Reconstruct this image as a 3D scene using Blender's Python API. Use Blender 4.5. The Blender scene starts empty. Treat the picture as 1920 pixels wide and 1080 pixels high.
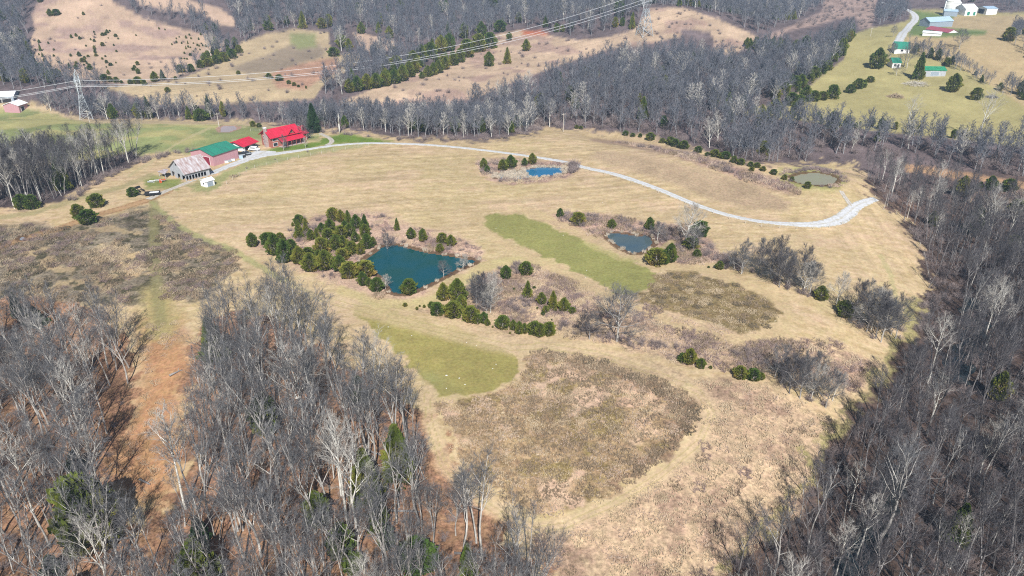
import bpy, math, random
import numpy as np
from mathutils import Vector, Matrix

random.seed(7)
R = math.radians
SC = bpy.context.scene
COL = SC.collection

# ------------------------------------------------------------------ camera, sky, sun, exposure
F = 1371.0                      # focal length of the photograph in its own pixels (1920 wide)
PITCH = R(27.0)
CAMZ = 90.0
cam_d = bpy.data.cameras.new('camera')
cam_d.sensor_width = 36.0
cam_d.lens = 36.0 * F / 1920.0
cam_d.clip_start = 0.5
cam_d.clip_end = 20000
cam = bpy.data.objects.new('camera', cam_d)
cam.location = (0, 0, CAMZ)
cam.rotation_euler = (R(90) - PITCH, 0, 0)
COL.objects.link(cam)
SC.camera = cam

SUN_EL, SUN_AZ = R(44.0), R(174.0)          # behind the camera, a little to the right
w = bpy.data.worlds.new('World')
SC.world = w
w.use_nodes = True
nt = w.node_tree
bg = nt.nodes['Background']
sky = nt.nodes.new('ShaderNodeTexSky')
sky.sky_type = 'NISHITA'
sky.sun_disc = False
sky.sun_elevation = SUN_EL
sky.sun_rotation = SUN_AZ
sky.air_density = 1.0
sky.dust_density = 0.6
nt.links.new(sky.outputs[0], bg.inputs[0])
bg.inputs[1].default_value = 0.06
sun_d = bpy.data.lights.new('sun', 'SUN')
sun_d.energy = 4.8
sun_d.angle = R(0.5)
sun_d.color = (1.0, 0.97, 0.92)
sun = bpy.data.objects.new('sun', sun_d)
dvec = Vector((-math.sin(SUN_AZ) * math.cos(SUN_EL), -math.cos(SUN_AZ) * math.cos(SUN_EL), -math.sin(SUN_EL)))
sun.rotation_euler = dvec.to_track_quat('-Z', 'Y').to_euler()
sun.location = (60, -200, 300)
COL.objects.link(sun)
SC.view_settings.view_transform = 'Standard'
SC.view_settings.look = 'None'
SC.view_settings.gamma = 1.0
SC.view_settings.exposure = 0.58

SC.cycles.use_denoising = False
SC.cycles.filter_width = 1.15
SC.cycles.max_bounces = 4
SC.cycles.diffuse_bounces = 2
SC.cycles.glossy_bounces = 2
SC.cycles.transmission_bounces = 1

# ------------------------------------------------------------------ rays through the photograph's view
cp, sp = math.cos(PITCH), math.sin(PITCH)

def ray(px, py):
    a = np.asarray(px, float) - 960.0
    b = 540.0 - np.asarray(py, float)
    dx, dy, dz = a, F * cp + b * sp, -F * sp + b * cp
    n = np.sqrt(dx * dx + dy * dy + dz * dz)
    return dx / n, dy / n, dz / n

def project(x, y, z):
    zz = z - CAMZ
    d = y * cp - zz * sp
    u = y * sp + zz * cp
    d = np.where(d > 1.0, d, 1.0)
    return 960 + F * x / d, 540 - F * u / d

def flat(px, py, z=0.0):
    dx, dy, dz = ray(px, py)
    dz = np.minimum(dz, -0.01)
    t = (z - CAMZ) / dz
    return dx * t, dy * t

# ------------------------------------------------------------------ numpy noise
def _h(ix, iy, s):
    n = (ix.astype(np.int64) * 374761393 + iy.astype(np.int64) * 668265263 + s * 1274126177) & 0x7fffffff
    n = ((n ^ (n >> 13)) * 1274126177) & 0x7fffffff
    n = (n ^ (n >> 16)) & 0xffff
    return n / 65535.0

def vnoise(x, y, s=0):
    ix, iy = np.floor(x), np.floor(y)
    fx, fy = x - ix, y - iy
    fx = fx * fx * (3 - 2 * fx); fy = fy * fy * (3 - 2 * fy)
    a = _h(ix, iy, s); b = _h(ix + 1, iy, s); c = _h(ix, iy + 1, s); d = _h(ix + 1, iy + 1, s)
    return (a * (1 - fx) + b * fx) * (1 - fy) + (c * (1 - fx) + d * fx) * fy

def fbm(x, y, s=0, o=4):
    t, amp, tot = 0, 1.0, 0.0
    for i in range(o):
        t = t + amp * vnoise(x * 2 ** i + 17.3 * i, y * 2 ** i - 9.1 * i, s + i)
        tot += amp; amp *= 0.55
    return t / tot

def sstep(a, b, x):
    t = np.clip((x - a) / (b - a), 0, 1)
    return t * t * (3 - 2 * t)

def sdist(poly, x, y, margin=60.0):
    """signed distance to a polygon, positive inside; -margin where far outside"""
    P = np.asarray(poly, float)
    out = np.full(x.shape, -margin)
    m = (x > P[:, 0].min() - margin) & (x < P[:, 0].max() + margin) & (y > P[:, 1].min() - margin) & (y < P[:, 1].max() + margin)
    if not m.any():
        return out
    X, Y = x[m], y[m]
    ins = np.zeros(X.shape, bool)
    d2 = np.full(X.shape, margin * margin)
    n = len(P)
    for i in range(n):
        x1, y1 = P[i]; x2, y2 = P[(i + 1) % n]
        if y1 != y2:
            c = ((y1 > Y) != (y2 > Y)) & (X < (x2 - x1) * (Y - y1) / (y2 - y1) + x1)
            ins ^= c
        ex, ey = x2 - x1, y2 - y1
        L = ex * ex + ey * ey + 1e-9
        t = np.clip(((X - x1) * ex + (Y - y1) * ey) / L, 0, 1)
        d2 = np.minimum(d2, (X - x1 - t * ex) ** 2 + (Y - y1 - t * ey) ** 2)
    out[m] = np.where(ins, 1, -1) * np.sqrt(d2)
    return out

def ldist(line, x, y, margin=40.0):
    P = np.asarray(line, float)
    out = np.full(x.shape, margin)
    m = (x > P[:, 0].min() - margin) & (x < P[:, 0].max() + margin) & (y > P[:, 1].min() - margin) & (y < P[:, 1].max() + margin)
    if not m.any():
        return out
    X, Y = x[m], y[m]
    d2 = np.full(X.shape, margin * margin)
    for i in range(len(P) - 1):
        x1, y1 = P[i]; x2, y2 = P[i + 1]
        ex, ey = x2 - x1, y2 - y1
        t = np.clip(((X - x1) * ex + (Y - y1) * ey) / (ex * ex + ey * ey + 1e-9), 0, 1)
        d2 = np.minimum(d2, (X - x1 - t * ex) ** 2 + (Y - y1 - t * ey) ** 2)
    out[m] = np.sqrt(d2)
    return out

# ------------------------------------------------------------------ terrain height
def _fl(pts):
    return [tuple(float(v) for v in flat(a, b)) for a, b in pts]
RAVINE = _fl([(1500, 1500), (1600, 1100), (1690, 900), (1790, 740), (1880, 600), (1880, 460), (1800, 380), (1700, 320), (1500, 285), (1300, 262), (1100, 215), (960, 205), (800, 200), (600, 200), (350, 196), (150, 190), (0, 190), (-400, 190)])
LEFTGULLY = _fl([(-100, 1500), (120, 900), (60, 650), (-200, 560)])
HILLS = [(-330, 690, 40, 120, 115), (120, 640, 26, 110, 95), (330, 520, 15, 120, 90), (-90, 760, 16, 130, 110),
         (110, 285, 6.0, 70, 45), (-60, 245, 2.0, 90, 60), (0, 1250, 50, 520, 260), (-700, 1100, 70, 350, 300),
         (800, 1150, 60, 380, 300), (600, 1900, 80, 900, 400), (-500, 2200, 110, 900, 500), (60, 150, 2.6, 40, 40)]

def z_nat(x, y):
    z = 2.4 * (fbm(x / 60, y / 60, 3, 3) - 0.5) + 15 * (fbm(x / 420 + 5, y / 420, 9, 3) - 0.5) * sstep(350, 900, y)
    for hx, hy, a, sx, sy in HILLS:
        z = z + a * np.exp(-((x - hx) / sx) ** 2 - ((y - hy) / sy) ** 2)
    d = ldist(RAVINE, x, y, 90.0)
    z = z - 9.0 * np.exp(-(d / 26.0) ** 2)
    d = ldist(LEFTGULLY, x, y, 60.0)
    z = z - 5.0 * np.exp(-(d / 22.0) ** 2)
    z = z - 0.10 * np.maximum(0, 115 - y) * (1 - sstep(0, 40, x))
    return z

PONDS = {}
def z_all(x, y):
    x = np.asarray(x, float); y = np.asarray(y, float)
    z = z_nat(x, y)
    for wp, lvl, bank in PONDS.values():
        d = sdist(wp, x, y, bank + 1)
        near = d > -bank
        zin = lvl + 0.12 - np.minimum(np.maximum(d, 0) * 0.5, 1.2)
        k = sstep(0, bank, -d)
        z = np.where(near, np.where(d > 0, zin, (lvl + 0.12) * (1 - k) + z * k), z)
    return z

def at(px, py, f=None):
    """the point of the ground seen at a pixel of the photograph"""
    f = f or z_all
    dx, dy, dz = ray(px, py)
    dx = np.atleast_1d(dx); dy = np.atleast_1d(dy); dz = np.atleast_1d(dz)
    t = np.full(dx.shape, 40.0); done = np.zeros(dx.shape, bool); lo = t.copy(); hi = np.full(dx.shape, 4000.0)
    for i in range(330):
        tn = t * 1.014
        hit = (~done) & (CAMZ + dz * tn < f(dx * tn, dy * tn))
        lo = np.where(hit, t, lo); hi = np.where(hit, tn, hi)
        done |= hit
        t = tn
        if done.all(): break
    for i in range(14):
        mid = (lo + hi) / 2
        b = CAMZ + dz * mid < f(dx * mid, dy * mid)
        hi = np.where(b, mid, hi); lo = np.where(b, lo, mid)
    x, y = dx * hi, dy * hi
    return np.stack([x, y, f(x, y)], 1)

def at1(px, py):
    """one pixel: march on a coarse grid of heights, then refine on the real ground"""
    dx, dy, dz = (float(v) for v in ray(px, py))
    t = np.geomspace(45, 4000, 700)
    d = CAMZ + dz * t - ZG(dx * t, dy * t)
    k = int(np.argmax(d < 0)) if (d < 0).any() else 699
    lo, hi = t[max(k - 2, 0)], t[min(k + 1, 699)]
    tt = np.linspace(lo, hi, 60); d = CAMZ + dz * tt - z_all(dx * tt, dy * tt)
    k = int(np.argmax(d < 0)) if (d < 0).any() else 59
    a, b = tt[max(k - 1, 0)], tt[k]; da, db = d[max(k - 1, 0)], d[k]
    tz = a + (b - a) * (da / (da - db) if da != db else 0)
    return Vector((dx * tz, dy * tz, CAMZ + dz * tz))

_zg = None
def ZG(x, y):
    global _zg
    if _zg is None:
        gx, gy = np.meshgrid(np.arange(-1200, 1201, 6.0), np.arange(20, 2600, 6.0))
        _zg = z_all(gx.ravel(), gy.ravel()).reshape(gx.shape)
    i = np.clip((x + 1200) / 6, 0, _zg.shape[1] - 1.01); j = np.clip((y - 20) / 6, 0, _zg.shape[0] - 1.01)
    i0, j0 = i.astype(int), j.astype(int); fi, fj = i - i0, j - j0
    return (_zg[j0, i0] * (1 - fi) + _zg[j0, i0 + 1] * fi) * (1 - fj) + (_zg[j0 + 1, i0] * (1 - fi) + _zg[j0 + 1, i0 + 1] * fi) * fj

def mpp(p):
    """metres per photograph pixel, across, at a point"""
    d = p[1] * cp - (p[2] - CAMZ) * sp
    return d / F

def px_h(p, n):
    """metres of something upright that is n pixels tall in the photograph"""
    el = math.atan2(CAMZ - p[2], math.hypot(p[0], p[1]))
    return n * mpp(p) / math.cos(el)

POND_PX = {
 'big': ([(668,497),(690,480),(714,462),(740,458),(758,461),(800,472),(840,478),(870,483),(899,488),(893,494),(860,507),(840,518),(815,531),(790,543),(765,553),(745,553),(730,549),(722,535),(712,520),(690,505)], 6, (0.006,0.062,0.080)),
 'mid': ([(1130,440),(1140,436),(1160,436),(1195,441),(1215,440),(1226,447),(1228,458),(1215,470),(1200,476),(1185,477),(1165,468),(1145,454)], 4, (0.075,0.10,0.10)),
 'far': ([(925,334),(930,326),(960,322),(985,317),(1005,314),(1030,313),(1056,314),(1066,320),(1055,327),(1030,331),(1000,334),(960,337)], 5, (0.012,0.12,0.24)),
 'east': ([(1478,332),(1500,325),(1530,323),(1560,328),(1575,337),(1568,345),(1545,348),(1515,347),(1490,342)], 9, (0.24,0.22,0.14)),
 'mud': ([(408,241),(414,237),(436,236),(450,238),(445,243),(430,248),(412,248)], 4, (0.30,0.24,0.22)),
 'track': ([(35,447),(42,443),(48,445),(44,450),(36,451)], 1.5, (0.20,0.22,0.25)),
}
for k, (pp, bank, c) in POND_PX.items():
    q = at([a for a, b in pp], [b for a, b in pp], z_nat)
    lvl = float(q[:, 2].mean()) - 0.2
    dx, dy, dz = ray([a for a, b in pp], [b for a, b in pp])
    t = (lvl - CAMZ) / dz
    PONDS[k] = ([(float(a), float(b)) for a, b in zip(dx * t, dy * t)], lvl, bank)

# ------------------------------------------------------------------ object helpers
def tag(o, label=None, cat=None, group=None, kind=None):
    if label: o['label'] = label
    if cat: o['category'] = cat
    if group: o['group'] = group
    if kind: o['kind'] = kind
    return o

def link(o, parent=None):
    COL.objects.link(o)
    if parent is not None: o.parent = parent
    return o

def empty(name, loc, rz=0.0, label=None, cat=None, group=None):
    o = bpy.data.objects.new(name, None)
    o.empty_display_size = 0.5
    o.location = loc; o.rotation_euler = (0, 0, rz)
    link(o)
    return tag(o, label, cat, group)

def mesh_np(name, V, loops, starts, totals, mats, smooth=False, mat_idx=None):
    me = bpy.data.meshes.new(name)
    V = np.asarray(V, np.float32)
    me.vertices.add(len(V)); me.vertices.foreach_set('co', V.ravel())
    me.loops.add(len(loops)); me.loops.foreach_set('vertex_index', np.asarray(loops, np.int32))
    me.polygons.add(len(starts))
    me.polygons.foreach_set('loop_start', np.asarray(starts, np.int32))
    me.polygons.foreach_set('loop_total', np.asarray(totals, np.int32))
    if smooth: me.polygons.foreach_set('use_smooth', np.ones(len(starts), bool))
    for m in mats: me.materials.append(m)
    if mat_idx is not None: me.polygons.foreach_set('material_index', np.asarray(mat_idx, np.int32))
    me.update(calc_edges=True)
    return me

class MB:
    """collects boxes, bars and polygons into one mesh"""
    def __init__(s): s.v = []; s.f = []
    def box(s, x0, x1, y0, y1, z0, z1):
        b = len(s.v)
        s.v += [(x0,y0,z0),(x1,y0,z0),(x1,y1,z0),(x0,y1,z0),(x0,y0,z1),(x1,y0,z1),(x1,y1,z1),(x0,y1,z1)]
        s.f += [(b,b+3,b+2,b+1),(b+4,b+5,b+6,b+7),(b,b+1,b+5,b+4),(b+1,b+2,b+6,b+5),(b+2,b+3,b+7,b+6),(b+3,b,b+4,b+7)]
        return s
    def poly(s, pts):
        b = len(s.v); s.v += [tuple(p) for p in pts]; s.f.append(tuple(range(b, b + len(pts)))); return s
    def slab(s, pts, t):
        """polygon given a thickness downwards"""
        b = len(s.v); n = len(pts)
        s.v += [tuple(p) for p in pts] + [(p[0], p[1], p[2] - t) for p in pts]
        s.f.append(tuple(range(b, b + n))); s.f.append(tuple(range(b + 2 * n - 1, b + n - 1, -1)))
        for i in range(n):
            j = (i + 1) % n
            s.f.append((b + i, b + n + i, b + n + j, b + j))
        return s
    def prism(s, prof, y0, y1):
        """(x,z) profile extruded along y"""
        b = len(s.v); n = len(prof)
        s.v += [(x, y0, z) for x, z in prof] + [(x, y1, z) for x, z in prof]
        s.f.append(tuple(range(b, b + n))); s.f.append(tuple(range(b + 2 * n - 1, b + n - 1, -1)))
        for i in range(n):
            j = (i + 1) % n
            s.f.append((b + i, b + n + i, b + n + j, b + j))
        return s
    def bar(s, a, c, r0, r1=None, n=4):
        r1 = r0 if r1 is None else r1
        a = Vector(a); c = Vector(c); d = (c - a).normalized()
        u = d.cross(Vector((0, 0, 1)) if abs(d.z) < 0.95 else Vector((1, 0, 0))).normalized(); v = d.cross(u)
        b = len(s.v)
        for p, r in ((a, r0), (c, r1)):
            for k in range(n):
                t = 2 * math.pi * (k + 0.5) / n
                s.v.append(tuple(p + u * (r * math.cos(t)) + v * (r * math.sin(t))))
        for k in range(n):
            j = (k + 1) % n
            s.f.append((b + k, b + j, b + n + j, b + n + k))
        s.f.append(tuple(range(b + n - 1, b - 1, -1))); s.f.append(tuple(range(b + n, b + 2 * n)))
        return s
    def build(s, name, mat, parent=None, smooth=False):
        me = bpy.data.meshes.new(name)
        me.from_pydata(s.v, [], s.f)
        me.materials.append(mat)
        if smooth: me.polygons.foreach_set('use_smooth', [True] * len(me.polygons))
        me.update()
        return link(bpy.data.objects.new(name, me), parent)

# ------------------------------------------------------------------ materials
def mat_new(name, rough=0.9, spec=0.2):
    m = bpy.data.materials.new(name); m.use_nodes = True
    b = m.node_tree.nodes['Principled BSDF']
    b.inputs['Roughness'].default_value = rough
    b.inputs['Specular IOR Level'].default_value = spec
    return m, m.node_tree, b

def mat(name, c, rough=0.85, spec=0.3, var=0.25, scale=1.5, metal=0.0, c2=None, stretch=None, coord='Object', bump=0.0, detail=4):
    m, t, b = mat_new(name, rough, spec)
    b.inputs['Metallic'].default_value = metal
    tc = t.nodes.new('ShaderNodeTexCoord')
    mp = t.nodes.new('ShaderNodeMapping')
    if stretch: mp.inputs['Scale'].default_value = stretch
    t.links.new(tc.outputs[coord], mp.inputs[0])
    n = t.nodes.new('ShaderNodeTexNoise'); n.inputs['Scale'].default_value = scale; n.inputs['Detail'].default_value = detail
    t.links.new(mp.outputs[0], n.inputs['Vector'])
    r = t.nodes.new('ShaderNodeValToRGB')
    lo = c2 if c2 else tuple(v * (1 - var) for v in c)
    hi = c if c2 else tuple(min(1, v * (1 + var)) for v in c)
    r.color_ramp.elements[0].position = 0.32; r.color_ramp.elements[1].position = 0.68
    r.color_ramp.elements[0].color = (*lo, 1); r.color_ramp.elements[1].color = (*hi, 1)
    t.links.new(n.outputs[0], r.inputs[0]); t.links.new(r.outputs[0], b.inputs['Base Color'])
    if bump:
        bp = t.nodes.new('ShaderNodeBump'); bp.inputs['Strength'].default_value = bump; bp.inputs['Distance'].default_value = 0.1
        t.links.new(n.outputs[0], bp.inputs['Height']); t.links.new(bp.outputs[0], b.inputs['Normal'])
    return m

def mat_bark(name, c1, c2, c3, scale=0.6):
    """bark that differs from tree to tree (Object Info random) and in blotches along the tree"""
    m, t, b = mat_new(name, 0.9, 0.1)
    oi = t.nodes.new('ShaderNodeObjectInfo')
    tc = t.nodes.new('ShaderNodeTexCoord')
    n = t.nodes.new('ShaderNodeTexNoise'); n.inputs['Scale'].default_value = scale; n.inputs['Detail'].default_value = 3
    t.links.new(tc.outputs['Object'], n.inputs['Vector'])
    mx = t.nodes.new('ShaderNodeMix'); mx.data_type = 'RGBA'
    mx.inputs[6].default_value = (*c1, 1); mx.inputs[7].default_value = (*c2, 1)
    t.links.new(oi.outputs['Random'], mx.inputs[0])
    rr = t.nodes.new('ShaderNodeMapRange'); rr.inputs[1].default_value = 0.35; rr.inputs[2].default_value = 0.7
    t.links.new(n.outputs[0], rr.inputs[0])
    m2 = t.nodes.new('ShaderNodeMix'); m2.data_type = 'RGBA'
    t.links.new(rr.outputs[0], m2.inputs[0]); t.links.new(mx.outputs[2], m2.inputs[6]); m2.inputs[7].default_value = (*c3, 1)
    t.links.new(m2.outputs[2], b.inputs['Base Color'])
    return m

M = {}
M['bark'] = mat_bark('bark', (0.31,0.295,0.28), (0.60,0.575,0.53), (0.22,0.205,0.19))
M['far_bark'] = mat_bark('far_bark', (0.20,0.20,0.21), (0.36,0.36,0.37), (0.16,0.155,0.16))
M['twig'] = mat_bark('twig', (0.115,0.118,0.126), (0.20,0.203,0.21), (0.135,0.128,0.13), 0.25)
M['white_bark'] = mat_bark('white_bark', (0.78,0.76,0.70), (0.66,0.64,0.58), (0.42,0.40,0.35), 0.5)
M['white_twig'] = mat_bark('white_twig', (0.52,0.50,0.46), (0.44,0.42,0.38), (0.36,0.33,0.30), 0.4)
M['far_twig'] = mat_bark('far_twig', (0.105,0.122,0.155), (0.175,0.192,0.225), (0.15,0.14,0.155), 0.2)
M['shrub'] = mat_bark('shrub_stem', (0.22,0.18,0.17), (0.36,0.30,0.285), (0.26,0.20,0.19), 0.4)
M['dark_bark'] = mat_bark('dark_bark', (0.15,0.14,0.14), (0.34,0.32,0.31), (0.10,0.09,0.09))  # bark with the ravine wood's shade mixed in; reused for other dark stems
M['dark_twig'] = mat_bark('dark_twig', (0.07,0.068,0.075), (0.135,0.128,0.135), (0.09,0.08,0.085), 0.25)  # twigs darkened likewise, shade put into the colour

def mat_foliage(name, cols):
    m, t, b = mat_new(name, 0.75, 0.25)
    oi = t.nodes.new('ShaderNodeObjectInfo')
    tc = t.nodes.new('ShaderNodeTexCoord')
    n = t.nodes.new('ShaderNodeTexNoise'); n.inputs['Scale'].default_value = 1.6; n.inputs['Detail'].default_value = 4
    t.links.new(tc.outputs['Object'], n.inputs['Vector'])
    r = t.nodes.new('ShaderNodeValToRGB')
    els = r.color_ramp.elements
    while len(els) < len(cols): els.new(0.5)
    for i, (p, c) in enumerate(cols):
        els[i].position = p; els[i].color = (*c, 1)
    t.links.new(n.outputs[0], r.inputs[0])
    hs = t.nodes.new('ShaderNodeHueSaturation')
    mr = t.nodes.new('ShaderNodeMapRange'); mr.inputs[3].default_value = 0.455; mr.inputs[4].default_value = 0.53
    t.links.new(oi.outputs['Random'], mr.inputs[0]); t.links.new(mr.outputs[0], hs.inputs['Hue'])
    mv = t.nodes.new('ShaderNodeMapRange'); mv.inputs[3].default_value = 1.25; mv.inputs[4].default_value = 0.75
    t.links.new(oi.outputs['Random'], mv.inputs[0]); t.links.new(mv.outputs[0], hs.inputs['Value'])
    t.links.new(r.outputs[0], hs.inputs['Color'])
    t.links.new(hs.outputs[0], b.inputs['Base Color'])
    return m
M['cedar'] = mat_foliage('cedar_foliage', [(0.3, (0.055,0.090,0.014)), (0.5, (0.115,0.145,0.020)), (0.72, (0.215,0.175,0.036))])
M['spruce'] = mat_foliage('spruce_foliage', [(0.3, (0.020,0.045,0.016)), (0.7, (0.055,0.085,0.022))])
M['bright_cedar'] = mat_foliage('bright_evergreen', [(0.3, (0.05,0.10,0.012)), (0.7, (0.13,0.17,0.03))])

# ------------------------------------------------------------------ tree prototypes
def tubes(segs, n):
    """segs: array (N,8) p0,p1,r0,r1 -> open prisms"""
    S = np.asarray(segs, float)
    N = len(S)
    a, c, r0, r1 = S[:, 0:3], S[:, 3:6], S[:, 6], S[:, 7]
    d = c - a; d /= np.linalg.norm(d, axis=1)[:, None] + 1e-9
    ref = np.where(np.abs(d[:, 2:3]) < 0.9, np.array([[0, 0, 1.0]]), np.array([[1.0, 0, 0]]))
    u = np.cross(d, ref); u /= np.linalg.norm(u, axis=1)[:, None] + 1e-9
    v = np.cross(d, u)
    V = np.zeros((N, 2, n, 3))
    for k in range(n):
        t = 2 * math.pi * k / n
        o = u * math.cos(t) + v * math.sin(t)
        V[:, 0, k] = a + o * r0[:, None]; V[:, 1, k] = c + o * r1[:, None]
    base = (np.arange(N) * 2 * n)[:, None]
    L = []
    for k in range(n):
        j = (k + 1) % n
        L.append(np.stack([base[:, 0] + k, base[:, 0] + j, base[:, 0] + n + j, base[:, 0] + n + k], 1))
    L = np.stack(L, 1).reshape(-1, 4)
    return V.reshape(-1, 3), L

def quads_mesh(name, parts, mats, smooth=False):
    """parts: list of (V, L4, material index)"""
    Vs, Ls, mi, off = [], [], [], 0
    for V, L, k in parts:
        Vs.append(V); Ls.append(L + off); mi.append(np.full(len(L), k)); off += len(V)
    V = np.concatenate(Vs); L = np.concatenate(Ls)
    n = len(L)
    return mesh_np(name, V, L.ravel(), np.arange(n) * 4, np.full(n, 4), mats, smooth, np.concatenate(mi))

def grow(rng, h, style):
    """returns segment arrays by level; the tree stands at the origin"""
    st = dict(
        tall=dict(fork=0.46, n1=13, a1=(26, 54), l1=0.28, n2=6, n3=5, n4=3, lean=0.03, r=0.0125),
        slim=dict(fork=0.54, n1=9, a1=(20, 44), l1=0.19, n2=5, n3=5, n4=2, lean=0.05, r=0.0095),
        wide=dict(fork=0.20, n1=18, a1=(42, 84), l1=0.50, n2=8, n3=7, n4=4, lean=0.02, r=0.020),
        fan=dict(fork=0.34, n1=12, a1=(16, 46), l1=0.38, n2=6, n3=5, n4=3, lean=0.03, r=0.014),
        far=dict(fork=0.22, n1=18, a1=(26, 58), l1=0.33, n2=7, n3=6, n4=0, lean=0.03, r=0.0125),
        farfan=dict(fork=0.20, n1=17, a1=(22, 52), l1=0.42, n2=7, n3=6, n4=0, lean=0.03, r=0.014),
        dead=dict(fork=0.45, n1=8, a1=(30, 65), l1=0.30, n2=4, n3=3, n4=1, lean=0.04, r=0.015),
    )[style]
    lv = [[], [], [], [], []]
    def path(p, d, L, n, r0, r1, up, wob, out):
        pts = [p.copy()]; rs = [r0]
        for i in range(n):
            d = d + rng.normal(0, wob, 3) + np.array([0, 0, up])
            d /= np.linalg.norm(d)
            q = pts[-1] + d * L / n
            r = r0 + (r1 - r0) * (i + 1) / n
            out.append((*pts[-1], *q, rs[-1], r))
            pts.append(q); rs.append(r)
        return pts, rs, d
    def side(d, ang):
        ax = rng.normal(0, 1, 3); ax -= d * ax.dot(d); ax /= np.linalg.norm(ax)
        return d * math.cos(ang) + ax * math.sin(ang)
    r0 = st['r'] * h
    d0 = np.array([rng.normal(0, st['lean']), rng.normal(0, st['lean']), 1.0]); d0 /= np.linalg.norm(d0)
    tp, tr, _ = path(np.zeros(3), d0, h * 0.94, 12, r0, r0 * 0.12, 0.02, 0.045, lv[0])
    if style == 'fan' or (style == 'tall' and rng.random() < 0.4):   # a forked trunk
        k = int(12 * st['fork'])
        dd = side(d0, R(rng.uniform(16, 26)))
        tp2, tr2, _ = path(tp[k], dd, h * (0.9 - st['fork']), 8, tr[k] * 0.8, r0 * 0.12, 0.04, 0.05, lv[0])
        stems = [(tp, tr, st['fork']), (tp2, tr2, 0.15)]
    else:
        stems = [(tp, tr, st['fork'])]
    for pts, rs, fk in stems:
        n1 = st['n1'] if len(stems) == 1 else int(st['n1'] * 0.62)
        az = rng.random() * 6.28
        for i in range(n1):
            t = fk + (0.98 - fk) * ((i + rng.random()) / n1)
            k = t * (len(pts) - 1); k0 = min(int(k), len(pts) - 2); q = pts[k0] + (pts[k0 + 1] - pts[k0]) * (k - k0)
            az += 2.4 + rng.normal(0, 0.4)
            ang = R(rng.uniform(*st['a1'])) * (1.12 - 0.5 * t)
            d = np.array([math.cos(az) * math.sin(ang), math.sin(az) * math.sin(ang), math.cos(ang)])
            L = h * st['l1'] * (1.18 - 0.85 * (t - fk) / (1 - fk)) * rng.uniform(0.75, 1.15)
            rb = min(rs[k0] * 0.62, 0.010 * L + 0.03)
            p1, r1, _ = path(q, d, L, 6, rb, 0.018, 0.07, 0.10, lv[1])
            for j in range(st['n2']):
                t2 = 0.25 + 0.75 * (j + rng.random()) / st['n2']
                k = t2 * 6; k1 = min(int(k), 5); q2 = p1[k1] + (p1[k1 + 1] - p1[k1]) * (k - k1)
                dd = p1[k1 + 1] - p1[k1]; dd /= np.linalg.norm(dd)
                d2 = side(dd, R(rng.uniform(25, 60)))
                L2 = L * 0.50 * (1.1 - 0.5 * t2) * rng.uniform(0.7, 1.2)
                p2, r2, _ = path(q2, d2, L2, 3, max(0.02, r1[k1] * 0.5), 0.012, 0.09, 0.12, lv[2])
                for m_ in range(st['n3']):
                    t3 = 0.2 + 0.8 * (m_ + rng.random()) / st['n3']
                    k = t3 * 3; k2 = min(int(k), 2); q3 = p2[k2] + (p2[k2 + 1] - p2[k2]) * (k - k2)
                    dd = p2[k2 + 1] - p2[k2]; dd /= np.linalg.norm(dd)
                    L3 = max(0.5, L2 * 0.5) * rng.uniform(0.6, 1.2)
                    p3, r3, _ = path(q3, side(dd, R(rng.uniform(20, 55))), L3, 2, 0.013, 0.007, 0.10, 0.12, lv[3])
                    for o_ in range(st['n4']):
                        k = rng.random() * 2; k3 = min(int(k), 1); q4 = p3[k3] + (p3[k3 + 1] - p3[k3]) * (k - k3)
                        dd = p3[k3 + 1] - p3[k3]; dd /= np.linalg.norm(dd)
                        dd = side(dd, R(rng.uniform(20, 50))) + np.array([0, 0, 0.15])
                        e = q4 + dd * L3 * rng.uniform(0.5, 0.9)
                        lv[4].append((*q4, *e, 0.0085, 0.005))
    return lv

def scale_r(seg, k):
    s = np.array(seg, float).reshape(-1, 8).copy(); s[:, 6:] *= k; return s

def near_tree(i, h, style, white=False, dark=False):
    rng = np.random.default_rng(100 + i)
    lv = grow(rng, h, style)
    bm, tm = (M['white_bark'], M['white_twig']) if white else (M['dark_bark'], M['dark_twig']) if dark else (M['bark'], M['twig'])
    V0, L0 = tubes(scale_r(lv[0], .9), 7); V1, L1 = tubes(lv[1], 5)
    trunk = quads_mesh('trunk', [(V0, L0, 0)], [bm], True)
    V2, L2 = tubes(scale_r(lv[2], 1.2), 3); V3, L3 = tubes(scale_r(lv[3], 1.2), 3); V4, L4 = tubes(scale_r(lv[4], 1.1), 3)
    crown = quads_mesh('crown', [(V1, L1, 0), (V2, L2, 1), (V3, L3, 1), (V4, L4, 1)], [bm, tm])
    return trunk, crown

def far_tree(i, h, style, white=False, k=3.6):
    rng = np.random.default_rng(300 + i)
    lv = grow(rng, h, style)
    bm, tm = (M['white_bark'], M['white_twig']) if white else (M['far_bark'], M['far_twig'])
    V0, L0 = tubes(scale_r(lv[0], 1.15), 4); V1, L1 = tubes(scale_r(lv[1], 1.3), 3)
    V2, L2 = tubes(scale_r(lv[2], k * 0.6), 3)
    l3 = [(*s[:3], *s[3:6], *s[6:]) for s in lv[3]]
    l3 = l3[::2]
    V3, L3 = tubes(scale_r(l3, k), 3)
    return quads_mesh('far_tree', [(V0, L0, 0), (V1, L1, 0), (V2, L2, 1), (V3, L3, 1)], [bm, tm])

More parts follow.
